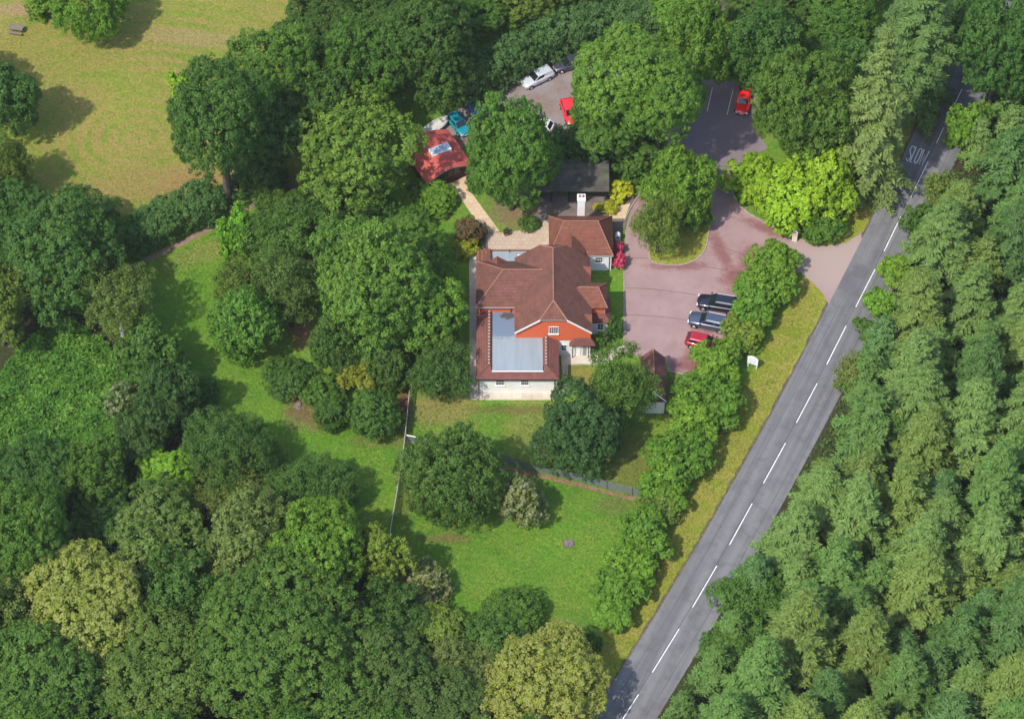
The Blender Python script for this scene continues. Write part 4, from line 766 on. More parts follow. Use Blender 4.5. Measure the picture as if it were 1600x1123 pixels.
# pale tank by the extension
tk = root_at('storage_tank', 965, 376, R_(-4), 'small pale rounded tank beside the extension wall above pink flowers', 'tank')
MB().tube([(0, 0, 0), (0, 0, .1), (0, 0, 1.15), (0, 0, 1.35), (0, 0, 1.45)], [.30, .34, .34, .26, .1], 16).build('body', plain('tank_white', (0.55, 0.56, 0.62), 0.4), tk, True)
MB().box(-.16, .16, -.352, -.30, .85, 1.05).build('label_plate', M['black'], tk)
# fallen dead branch and log
db = root_at('dead_branch', 262, 662, 0, 'bare pale fallen branch lying across the shrubs at the wood edge', 'branch')
def rel(px, py, z): x, y = P(px, py, z); o = P(262, 662); return (x - o[0], y - o[1], z)
bw_ = plain('dead_wood', (0.33, 0.29, 0.25), 0.9, 0.3, 6)
MB().tube([rel(262, 655, .9), rel(290, 648, 1.4), rel(312, 640, 1.7), rel(345, 636, 1.9)], [.09, .075, .055, .02], 6).build('stem', bw_, db)
for a in ([rel(300, 645, 1.5), rel(312, 652, 1.3), rel(322, 654, 1.2)], [rel(312, 640, 1.7), rel(325, 634, 2.1), rel(338, 633, 2.2)], [rel(285, 649, 1.3), rel(283, 658, 1.0)], [rel(322, 638, 1.8), rel(334, 642, 1.7), rel(342, 650, 1.5)], [rel(275, 652, 1.1), rel(268, 662, .6)]):
    MB().tube(a, [.04, .028, .012][:len(a)], 5).build('twig', bw_, db)
lg = root_at('log', 357, 538, R_(-40), 'grey log lying along the edge of the glossy round shrub', 'log')
MB().tube([(-1.2, 0, .14), (0, .05, .15), (1.3, 0, .12)], [.15, .14, .1], 9).build('trunk', bw_, lg, True)
ts = root_at('tree_stump', 466, 634, 0, 'low brown tree stump on bare soil among the round bushes', 'stump')
MB().tube([(0, 0, 0), (0, 0, .12), (0, 0, .3)], [.48, .36, .33], 12).build('bole', M['timber'], ts)
for k_ in range(5): a = k_ * 1.27; MB().tube([(math.cos(a) * .3, math.sin(a) * .3, .1), (math.cos(a) * .8, math.sin(a) * .8, .0)], [.11, .04], 5).build('root', M['timber'], ts)
tyre = root_at('tyre', 456, 508, 0, 'old dark tyre lying on bare earth under the trees', 'tyre')
rv, rf = [], []
for i in range(16):
    a = i * math.pi / 8
    for k_ in range(6): b_ = k_ * math.pi / 3; rv.append((math.cos(a) * (.25 + .09 * math.cos(b_)), math.sin(a) * (.25 + .09 * math.cos(b_)), .09 + .09 * math.sin(b_)))
for i in range(16):
    for k_ in range(6): rf.append((i * 6 + k_, ((i + 1) % 16) * 6 + k_, ((i + 1) % 16) * 6 + (k_ + 1) % 6, i * 6 + (k_ + 1) % 6))
MB().add(rv, rf).build('ring', M['rubber'], tyre, True)

# ------------------------------------------------------------------ foliage
HAZE = 0.00006
rng = np.random.default_rng(11)
def foliage_mat(name, tipcol=None, tipamt=0.26, trans=0.46):
    m = bpy.data.materials.new(name); m.use_nodes = True; n = m.node_tree.nodes; l = m.node_tree.links; n.clear()
    out = n.new('ShaderNodeOutputMaterial'); oi = n.new('ShaderNodeObjectInfo')
    at = n.new('ShaderNodeAttribute'); at.attribute_name = 'tint'; tp = n.new('ShaderNodeAttribute'); tp.attribute_name = 'tip'
    hs = n.new('ShaderNodeHueSaturation'); l.new(oi.outputs['Color'], hs.inputs['Color']); l.new(at.outputs['Fac'], hs.inputs['Value'])
    hm = n.new('ShaderNodeMath'); hm.operation = 'MULTIPLY_ADD'; l.new(at.outputs['Fac'], hm.inputs[0]); hm.inputs[1].default_value = -0.045; hm.inputs[2].default_value = 0.545; l.new(hm.outputs[0], hs.inputs['Hue'])
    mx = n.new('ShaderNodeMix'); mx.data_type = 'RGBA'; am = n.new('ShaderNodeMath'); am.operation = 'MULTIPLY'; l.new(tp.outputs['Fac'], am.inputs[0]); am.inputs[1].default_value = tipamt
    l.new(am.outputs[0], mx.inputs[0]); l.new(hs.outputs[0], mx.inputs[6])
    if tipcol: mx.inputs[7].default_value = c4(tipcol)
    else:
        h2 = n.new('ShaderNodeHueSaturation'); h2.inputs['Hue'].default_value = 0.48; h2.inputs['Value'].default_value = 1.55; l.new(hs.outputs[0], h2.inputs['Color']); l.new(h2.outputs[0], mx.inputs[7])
    d = n.new('ShaderNodeBsdfPrincipled'); d.inputs['Roughness'].default_value = 0.55; d.inputs['Specular IOR Level'].default_value = 0.22
    tr = n.new('ShaderNodeBsdfTranslucent'); ms = n.new('ShaderNodeMixShader'); ms.inputs[0].default_value = trans
    l.new(mx.outputs[2], d.inputs['Base Color']); l.new(mx.outputs[2], tr.inputs['Color']); l.new(d.outputs[0], ms.inputs[1]); l.new(tr.outputs[0], ms.inputs[2]); l.new(ms.outputs[0], out.inputs[0])
    return m
FM = {'leaf': foliage_mat('leaves'), 'cream': foliage_mat('catkin_leaves', (0.38, 0.38, 0.125), 0.85), 'tipped': foliage_mat('tipped_leaves', (0.30, 0.32, 0.10), 0.55), 'pale': foliage_mat('pale_flower_leaves', (0.42, 0.40, 0.26), 0.75), 'pink': foliage_mat('pink_blossom', (0.62, 0.17, 0.34), 0.9),
      'conifer': foliage_mat('conifer_needles', (0.21, 0.33, 0.085), 0.32, 0.36)}
M['bark'] = plain('bark', (0.085, 0.07, 0.055), 0.95, 0.35, 5.0); M['birchbark'] = plain('birch_bark', (0.45, 0.43, 0.40), 0.9, 0.35, 5.0)
def unit(a): return a / np.maximum(np.linalg.norm(a, axis=1, keepdims=True), 1e-9)
def leaf_mesh(name, C, N, size, tint, tip, mat, aspect=0.62, T=None, fold=0.18):
    n = len(C); N = unit(N)
    r = rng.normal(size=(n, 3)) if T is None else T
    T = unit(r - N * np.sum(r * N, 1, keepdims=True)); B = np.cross(N, T); s = size[:, None] * 0.5
    v = np.empty((n, 4, 3)); v[:, 0] = C + T * s; v[:, 1] = C + B * s * aspect - N * s * fold; v[:, 2] = C - T * s; v[:, 3] = C - B * s * aspect - N * s * fold
    me = bpy.data.meshes.new(name); me.vertices.add(4 * n); me.vertices.foreach_set('co', v.reshape(-1).astype(np.float32))
    me.loops.add(4 * n); me.loops.foreach_set('vertex_index', np.arange(4 * n, dtype=np.int32)); me.polygons.add(n)
    me.polygons.foreach_set('loop_start', np.arange(0, 4 * n, 4, dtype=np.int32))
    for nm, val in (('tint', tint), ('tip', tip)): a = me.attributes.new(nm, 'FLOAT', 'FACE'); a.data.foreach_set('value', val.astype(np.float32))
    me.materials.append(mat); me.update(calc_edges=True); return me
def fib(n):
    i = np.arange(n) + 0.5; z = 1 - 2 * i / n; ph = i * 2.399963; r = np.sqrt(1 - z * z); return np.stack([r * np.cos(ph), r * np.sin(ph), z], 1)
def clumps(lobes, rad, clump_r, cov=1.35, under=-0.45, zmin=None):
    """clump centres and outward normals on the union surface of lobes"""
    Cs, Ns = [], []
    for c, r in zip(lobes, rad):
        n = max(6, int(4 * r * r / clump_r ** 2 * cov)); d = unit(rng.normal(size=(n, 3))); d = d[d[:, 2] > under]
        p = c + d * r * rng.uniform(0.82, 1.06, (len(d), 1)); keep = np.ones(len(p), bool)
        for c2, r2 in zip(lobes, rad):
            if c2 is c: continue
            keep &= np.linalg.norm(p - c2, axis=1) > r2 * 0.86
        if zmin is not None: keep &= p[:, 2] > zmin
        Cs.append(p[keep]); Ns.append(d[keep])
    return np.concatenate(Cs), np.concatenate(Ns)
def leaves_on(Cc, Nc, clump_r, k, leaf, up=0.35, jit=0.45, spread=0.75, droop=0.0, tv=0.14, core=0.12):
    n = len(Cc); idx = np.repeat(np.arange(n), k); m = len(idx); cs = clump_r * rng.uniform(0.65, 1.25, n)[idx]
    d = unit(Nc[idx] * 0.75 + rng.normal(size=(m, 3)) * spread); rr = rng.uniform(0.45, 1.08, (m, 1)) * cs[:, None]
    p = Cc[idx] + d * rr; p[:, 2] -= droop * rng.uniform(0, 1, m) ** 2
    N = d * 0.8 + Nc[idx] * 0.25 + np.array([0, 0, up]) + rng.normal(size=(m, 3)) * jit
    tint = np.clip(rng.normal(1, tv * .7, n)[idx] + rng.normal(0, 0.09, m), 0.5, 1.6)
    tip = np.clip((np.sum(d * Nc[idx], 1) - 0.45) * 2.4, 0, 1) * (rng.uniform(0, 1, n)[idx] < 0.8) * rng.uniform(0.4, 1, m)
    size = leaf * rng.uniform(0.7, 1.35, m)
    ci = rng.uniform(size=m) < core; p[ci] -= Nc[idx][ci] * clump_r * 1.6; size[ci] *= 1.5
    return p, N, size, tint, tip
def crown_mesh(name, kind, R, Rz):
    k = dict(broad=(34, .37, .46, 42, .235), dense=(22, .42, .40, 26, .23), airy=(30, .34, .50, 40, .24), laurel=(34, .34, .44, 38, .28), cream=(30, .38, .50, 40, .25), tipped=(30, .38, .48, 40, .245), pale=(20, .42, .42, 24, .27), hedge=(24, .38, .36, 30, .26), pink=(14, .45, .26, 16, .20), chestnut=(32, .36, .60, 42, .27))[kind]
    nl, lr, cr, kk, lf = k
    if R < 2.2: nl = int(nl * .6); cr *= .72; lf *= .85
    d = fib(nl) + rng.normal(size=(nl, 3)) * 0.16; d = unit(d); d = d[d[:, 2] > -0.72]
    amp = dict(dense=.06, laurel=.08, pale=.08, pink=.08, hedge=.3).get(kind, .2)
    pos = d * (R * (1 - lr)) * (1 + rng.normal(size=(len(d), 1)) * amp); rad = R * lr * rng.uniform(.62, 1.28, len(d))
    pos = np.concatenate([pos, [[0, 0, 0]]]); rad = np.append(rad, R * .55)
    pos[:, 2] *= Rz / R
    C, N = clumps(list(pos), list(rad), cr, dict(airy=1.35, chestnut=1.05).get(kind, 1.3), -.6)
    if kind == 'airy': p = leaves_on(C, N, cr, kk, lf, .15, .7, 1.0, .5, .12)
    elif kind == 'laurel': p = leaves_on(C, N, cr, kk, lf, .1, .5, .8, .45, .12)
    elif kind == 'dense': p = leaves_on(C, N, cr, kk, lf, .4, .38, .7, 0, .12)
    elif kind == 'chestnut': p = leaves_on(C, N, cr * .9, kk, lf, .3, .4, .6, 0, .14)
    else: p = leaves_on(C, N, cr, kk, lf, .35, .42, .7, 0, .15)
    nc = int(4 * math.pi * (.62 * R) ** 2 / (lf * lf * .85)); dc_ = unit(rng.normal(size=(nc, 3))); dc_ = dc_[dc_[:, 2] > -.6]; nc = len(dc_)
    pc_ = dc_ * R * rng.uniform(.5, .72, (nc, 1)); pc_[:, 2] *= Rz / R                # leaves on the inner twigs
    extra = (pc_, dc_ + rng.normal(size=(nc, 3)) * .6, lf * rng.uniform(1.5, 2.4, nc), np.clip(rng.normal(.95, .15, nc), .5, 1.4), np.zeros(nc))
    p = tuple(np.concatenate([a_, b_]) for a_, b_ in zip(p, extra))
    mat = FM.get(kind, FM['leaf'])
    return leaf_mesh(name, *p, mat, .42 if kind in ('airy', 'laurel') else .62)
LIB = {}
SIZES = {'broad': [(2.0, 2.0), (3.6, 3.8), (5.6, 5.8), (8.0, 8.0)], 'dense': [(1.1, 1.0), (2.1, 1.9), (3.4, 3.2)], 'airy': [(1.8, 2.0), (3.6, 4.0), (5.0, 5.4)], 'laurel': [(3.2, 3.2), (5.4, 5.6)], 'cream': [(2.6, 2.6), (4.4, 4.4), (7.0, 6.6)], 'tipped': [(2.8, 2.8), (4.6, 4.6)], 'pale': [(1.4, 1.4), (2.6, 2.6)], 'hedge': [(1.5, 1.7), (2.7, 2.8)], 'pink': [(.95, 1.0)], 'chestnut': [(4.6, 4.8), (7.6, 7.6)]}
def crown_for(kind, R, Rz, var):
    sz = min(SIZES[kind], key=lambda q: abs(math.log(q[0] / R))); key = (kind, sz, var % 2)
    if key not in LIB: LIB[key] = crown_mesh('crown', kind, *sz)
    return LIB[key], sz
def trunk_mesh(seed, mat):
    r = random.Random(seed); m = MB()
    m.tube([(0, 0, -.05), (0, 0, .03), (r.uniform(-.01, .01), 0, .3), (r.uniform(-.02, .02), r.uniform(-.02, .02), .62), (0, 0, .9)], [.042, .030, .025, .017, .006], 9)
    for k_ in range(9):
        a = k_ * 2.4 + r.uniform(-.4, .4); z = .35 + .045 * k_; L_ = r.uniform(.10, .19)
        m.tube([(0, 0, z), (math.cos(a) * L_ * .5, math.sin(a) * L_ * .5, z + L_ * .45), (math.cos(a) * L_, math.sin(a) * L_, z + L_ * .7)], [.010, .007, .003], 5)
    return m.mesh('trunk', mat, True)
TR = {'bark': [trunk_mesh(i, M['bark']) for i in range(3)], 'birch': [trunk_mesh(9, M['birchbark'])]}
PAL = dict(dark=(.034, .071, .020), deep=(.026, .057, .020), mid=(.042, .088, .020), bright=(.066, .128, .022), lime=(.11, .19, .020), olive=(.064, .098, .026), grey=(.046, .088, .026), ivy=(.036, .076, .021), yellow=(.22, .20, .022), fern=(.075, .165, .022), copper=(.065, .048, .035), gold=(.185, .215, .02), forest=(.034, .078, .024))
cnt = [0]
def tree(label, cx, cy, rx, ry, kind='broad', col='mid', clear=2.5, name='tree', cat='tree', group=None, zr=None, bark='bark'):
    """a tree whose crown is centred at photo pixel cx, cy and measures rx by ry pixels"""
    s = scale_at(cy); R = rx / s
    Rz = zr if zr else math.sqrt(max((ry / s) ** 2 - (R * math.sin(TH)) ** 2, (0.5 * R * math.cos(TH)) ** 2)) / math.cos(TH)
    Rz = min(max(Rz, .6 * R), 1.5 * R); zc = clear + Rz * .92; x, y = P(cx, cy, zc); cnt[0] += 1; i = cnt[0]
    root = tag(empty(name, (x, y, 0), random.uniform(0, 6.28)), label, cat, group)
    me, sz = crown_for(kind, R, Rz, i); c = link_mesh('crown' if clear > .8 else 'foliage', me, root, (0, 0, zc)); c.scale = (R / sz[0], R / sz[0] * random.uniform(.95, 1.05), Rz / sz[1])
    base = PAL[col] if isinstance(col, str) else col; base = (base[0] * 2.25, base[1] * 2.2, base[2] * 1.2); j = random.uniform(.9, 1.12); c.color = (base[0] * j * random.uniform(.93, 1.07), base[1] * j, base[2] * j, 1)
    hgt = zc + Rz * .55; t_ = link_mesh('trunk' if clear > .8 else 'stem', random.choice(TR[bark]), root); t_.scale = (hgt * .95, hgt * .95, hgt) if clear > .8 else (hgt * .5, hgt * .5, hgt * .8)
    return root
def shrub(label, cx, cy, rx, ry, kind='dense', col='ivy', clear=.0, group=None, name='shrub', zr=None): return tree(label, cx, cy, rx, ry, kind, col, clear, name, 'shrub', group, zr)

# --- top left and meadow
tree('drooping green tree in the meadow at the top edge, near the picnic table', 140, 8, 62, 60, 'laurel', 'bright', 1.0)
shrub('low bright shrub at the top edge left of the drooping meadow tree', 72, -2, 36, 26, 'hedge', 'bright')
tree('dark leafy tree on the left edge casting shade on the meadow', 12, 155, 46, 78, 'broad', 'forest', 1.5)
tree('lighter loose tree on the left edge below the dark meadow-side tree', 14, 262, 44, 58, 'airy', 'olive', 1.0)
tree('rounded tree on the left edge between meadow and dark oak', 22, 345, 62, 60, 'broad', 'forest', 2)
tree('broad dark oak at the left beside the lawn corner', 92, 408, 88, 88, 'broad', 'forest', 2.5)
tree('tree behind the dark oak where the meadow hedge begins', 130, 352, 58, 50, 'broad', 'dark', 2.0)
tree('tree with yellowish lower boughs on the left edge above the bracken', -8, 478, 50, 70, 'broad', 'olive', 2.0)
tree('tall tree with bare pale trunk standing by the meadow fence', 342, 190, 72, 84, 'broad', 'dark', 7.6)
shrub('yellow-green bush in the meadow behind the bare-trunked tree', 292, 150, 26, 30, 'hedge', 'lime')
tree('slender grey birch by the dirt track, below the fence', 425, 318, 34, 26, 'airy', 'grey', 1.0, bark='birch')
# --- trees along the top
for i, (a, cx, cy, rx, ry, k, c) in enumerate([
    ('leftmost of the dense trees bordering the meadow at the top', 440, 125, 72, 78, 'broad', 'mid'), ('tree at the top edge where the meadow meets the dense belt', 500, 45, 66, 62, 'broad', 'dark'),
    ('middle tree of the dense top belt above the chestnut', 560, 105, 70, 74, 'broad', 'mid'), ('tree against the top edge in the middle of the dense belt', 600, 22, 70, 58, 'broad', 'dark'),
    ('large tree shading the boat and blue car', 668, 74, 74, 78, 'broad', 'dark'), ('tree at the top edge above the car park hedge, left side', 722, 12, 66, 56, 'broad', 'mid'),
    ('tree at the top edge above the silver van', 800, -26, 72, 50, 'broad', 'olive'), ('tree at the top edge above the dark saloon', 905, -50, 66, 42, 'broad', 'olive'),
    ('shaded tree between bare-trunked tree and lumpy chestnut', 425, 215, 52, 70, 'broad', 'deep'), ('dark tree filling the gap above the chestnut crown', 505, 165, 55, 60, 'broad', 'dark')]): tree(a, cx, cy, rx, ry, k, c, 3.0)
shrub('shaded hedge bush just right of the bare trunk', 402, 275, 42, 30, 'hedge', 'deep')
tree('big lumpy sweet chestnut with pale leaf tips left of the red cabin', 548, 232, 104, 96, 'chestnut', (.064, .115, .026), 2.0)
tree('tall tree overhanging the cabin and the gravel car park', 799, 238, 66, 102, 'broad', 'mid', 3.0)
tree('left and taller of the two massive trees between gravel and parking bays', 972, 122, 74, 70, 'broad', (.054, .110, .024), 9.0)
tree('right of the two massive trees, reaching towards the parking bays', 1032, 148, 62, 66, 'broad', (.056, .114, .024), 8.0)
tree('lower shaded tree in front of the two massive trees', 950, 182, 64, 46, 'broad', (.046, .096, .024), 5.0)
shrub('shaded bush at the foot of the massive trees, left side', 905, 232, 44, 40, 'hedge', 'deep')
shrub('dark bush below the massive trees beside the drive', 982, 238, 46, 44, 'hedge', 'dark')
tree('ragged tree with pale top above the white-lined parking bays', 1082, 70, 54, 76, 'broad', (.058, .112, .022), 2.5)
tree('pale green tree at the top edge left of the brown outbuilding', 1062, 2, 54, 40, 'broad', 'bright', 2)
tree('dense round tree behind the red coupe', 1195, 82, 56, 66, 'broad', 'forest', 2.0)
tree('tree at the top edge right of the brown outbuilding', 1205, 5, 66, 46, 'broad', 'ivy', 2.5)
shrub('bright low bush directly behind the red coupe', 1168, 124, 24, 15, 'hedge', 'lime')
tree('great dark green tree overhanging the red coupe from the right', 1256, 168, 72, 100, 'broad', (.048, .090, .022), 4.0)
tree('tree at the top edge above the pale ragged conifer', 1310, 30, 60, 52, 'broad', 'mid', 3)
tree('dark bluish tree in the top right corner beyond the road', 1565, 75, 66, 92, 'broad', 'forest', 3)
tree('dark tree at the top edge over the far end of the road', 1490, 25, 50, 50, 'broad', 'forest', 3)
tree('dark tree filling the gap left of the pale ragged conifer', 1330, 120, 46, 70, 'broad', 'forest', 2.5)
tree('dark tree at the foot of the pale ragged conifer, behind the lime shrubs', 1318, 222, 40, 48, 'broad', 'dark', 1.5)
# --- island and entrance
tree('rounded bright tree on the grass island in the drive', 1062, 288, 50, 64, 'broad', 'bright', 1.2)
shrub('green bush at the foot of the island tree, right side', 1086, 338, 27, 30, 'hedge', 'mid')
tree('small feathery willow on the grass island', 1029, 354, 37, 46, 'airy', (.078, .120, .034), .9)
for a, cx, cy, rx, ry in [('leftmost lime green shrub beside the drive below the dark tree', 1186, 282, 45, 42), ('middle lime green shrub above the entrance kerb', 1228, 312, 50, 48), ('largest lime green shrub nearest the road', 1286, 296, 50, 54)]: shrub(a, cx, cy, rx, ry, 'hedge', (.120, .192, .020), group='lime green shrubs at the entrance')
shrub('dark green bush immediately right of the entrance pillar sign', 1284, 349, 34, 21, 'hedge', 'mid')
# --- roadside hedge, from the entrance downwards
HD = [(1213, 408, 35, 36, 'bright'), (1198, 443, 40, 40, 'bright'), (1178, 479, 37, 40, (.058, .115, .022)), (1158, 520, 31, 32, (.07, .11, .024)), (1120, 576, 38, 42, 'bright'), (1108, 622, 50, 44, (.058, .118, .022)), (1084, 664, 44, 40, 'bright'), (1060, 708, 46, 38, (.058, .118, .022)), (1040, 752, 40, 38, 'bright'), (1026, 796, 30, 30, 'olive'), (1004, 836, 40, 40, (.058, .118, .022)), (984, 884, 38, 36, 'bright'), (962, 928, 37, 34, (.058, .118, .022)), (946, 964, 28, 30, 'bright')]
HL = ['topmost roadside hedge tree, next to the drive entrance', 'second roadside hedge tree below the drive entrance', 'hedge tree hiding the tail of the black estate car', 'small yellowish hedge shrub beside the dark red hatchback', 'bright hedge tree immediately left of the white sign board', 'wide hedge tree just below the white sign board', 'hedge tree right of the small tiled garage', 'hedge shrub below and right of the garage', 'bright hedge shrub at the right end of the wire fence', 'thin yellowish hedge shrub just below the wire fence end', 'hedge shrub right of the lawn inspection cover', 'bright hedge shrub fourth from the lower end of the roadside row', 'hedge shrub second from the lower end of the roadside row', 'lowest hedge shrub of the roadside row']
HL[11] = 'bright hedge shrub third from the lower end of the roadside row'
for (cx, cy, rx, ry, c), a in zip(HD, HL): tree(a, cx, cy, rx * 1.0, ry, 'hedge', c, .2, 'hedge_shrub', 'shrub', 'hedge row along the road', rx / scale_at(cy) * .72)
for i in range(len(HD) - 1):
    a_, b_ = HD[i], HD[i + 1]; nth = ('first', 'second', 'third', 'fourth', 'fifth', 'sixth', 'seventh', 'eighth', 'ninth', 'tenth', 'eleventh', 'twelfth', 'thirteenth')[i]
    tree('low shrub filling the roadside hedge just below its %s tree from the entrance' % nth, (a_[0] + b_[0]) / 2 + random.uniform(0, 5), (a_[1] + b_[1]) / 2 + 4, 25, 23, 'hedge', random.choice(('bright', 'bright', (.07, .125, .022))), .1, 'hedge_shrub', 'shrub', 'hedge row along the road', 1.7)
shrub('dark ivy clump below the last roadside hedge shrub', 926, 1003, 15, 22, 'dense', 'dark')
# --- garden centre
OAK = (.050, .104, .024)
tree('largest oak of the group left of the house, centre', 600, 455, 88, 92, 'broad', OAK, 2.2, group='oaks left of the house')
tree('upper left oak of the group left of the house', 550, 402, 58, 62, 'broad', (.046, .096, .024), 1.5, group='oaks left of the house')
tree('upper right oak of the group left of the house', 640, 398, 66, 58, 'broad', OAK, 2.0, group='oaks left of the house')
tree('front oak of the group left of the house, dipping to the golden bush', 592, 522, 58, 54, 'broad', (.042, .090, .024), .6, group='oaks left of the house')
tree('lighter bough-heavy tree on the right flank of the oaks', 678, 492, 46, 84, 'broad', (.060, .122, .024), 1.0)
tree('grey-green willow at the left corner of the white front block', 690, 582, 48, 46, 'airy', (.042, .082, .030), .4)
shrub('rounded shrub behind the oaks towards the cabin', 640, 350, 36, 26, 'dense', 'mid')
shrub('dark shrubs under the chestnut behind the oaks', 560, 345, 58, 36, 'hedge', 'dark')
shrub('bright pale shrub at the upper left of the lawn thicket', 374, 368, 30, 36, 'hedge', 'fern')
tree('grey leafy small tree in the middle of the lawn thicket', 432, 378, 54, 50, 'airy', 'grey', .6)
tree('olive small tree overhanging the bare earth in the thicket', 446, 446, 58, 58, 'airy', (.046, .082, .028), .6)
tree('small brownish tree on the left side of the lawn thicket', 370, 440, 34, 36, 'airy', 'olive', .3)
tree('dark tree between the lawn thicket and the chestnut', 490, 330, 46, 44, 'broad', 'dark', .8)
shrub('large glossy round shrub at the lower left of the thicket', 386, 512, 56, 60, 'dense', (.045, .098, .022))
shrub('wide dark bush left of the round clipped bushes', 447, 587, 40, 31, 'dense', 'dark')
shrub('lighter clipped bush, upper of the two touching bushes', 506, 613, 35, 27, 'dense', 'mid')
shrub('small clipped bush below the lighter one', 517, 648, 27, 27, 'dense', 'ivy')
shrub('large round clipped bush beside the rail fence path', 583, 652, 42, 41, 'dense', 'ivy')
shrub('golden yellow bush below the oaks', 557, 582, 27, 28, 'hedge', (.105, .118, .022))
shrub('dark shrub left of the golden bush under the oaks', 520, 545, 40, 48, 'dense', 'dark')
shrub('dark shrub right of the golden bush under the oaks', 610, 580, 34, 38, 'dense', 'dark')
tree('big laurel-leaved tree right of the pale rail fence', 710, 744, 77, 96, 'laurel', (.052, .092, .028), .2, zr=6.0)
shrub('copper-leaved shrub at the left foot of the big laurel', 655, 780, 20, 40, 'dense', 'copper')
shrub('pale cream-flowered shrub right of the big laurel', 818, 787, 36, 41, 'pale', (.10, .115, .055))
tree('dark green dense maple in front of the house', 905, 674, 67, 68, 'broad', (.026, .060, .027), .4)
tree('feathery willow between house path and the garage', 968, 610, 52, 66, 'airy', (.056, .100, .028), .8)
shrub('round shrub left of the cabin path', 680, 309, 33, 23, 'dense', 'bright')
shrub('small leafy shrub at the cabin corner', 657, 294, 18, 18, 'hedge', 'dark')
shrub('brownish purple shrub at the foot of the garden path', 733, 361, 24, 23, 'dense', 'copper')
shrub('yellow-green shrub beside the dark patio bench', 728, 388, 20, 16, 'dense', (.13, .15, .018))
shrub('low dark mound at the top of the patio', 827, 348, 16, 13, 'dense', 'dark')
shrub('small green plants right of the cabin door', 742, 292, 11, 10, 'dense', 'mid')
shrub('larger golden shrub behind the chimney beside the drive', 967, 299, 19, 17, 'dense', 'gold')
shrub('smaller golden shrub right of the chimney', 952, 325, 13, 11, 'dense', 'gold')
shrub('tiny golden tuft touching the chimney yard', 932, 323, 7, 6, 'dense', (.22, .22, .03))
shrub('pink flowering shrub beside the extension wall', 968, 408, 12, 14, 'pink', (.30, .03, .10))
shrub('deep magenta flowering shrub above the pink one', 965, 388, 11, 12, 'pink', (.20, .016, .07))
shrub('small green shrub right of the porch', 939, 532, 12, 15, 'dense', 'mid')
shrub('taller green shrub at the corner of the bay', 958, 512, 13, 24, 'dense', 'ivy')
for p_, a in zip(POTS, ('a', 'b', 'c')):
    me, sz = crown_for('dense', .4, .4, 0); c = link_mesh('plant', me, p_, (0, 0, .72)); c.scale = (.34,) * 3; c.color = (.07, .10, .05, 1)
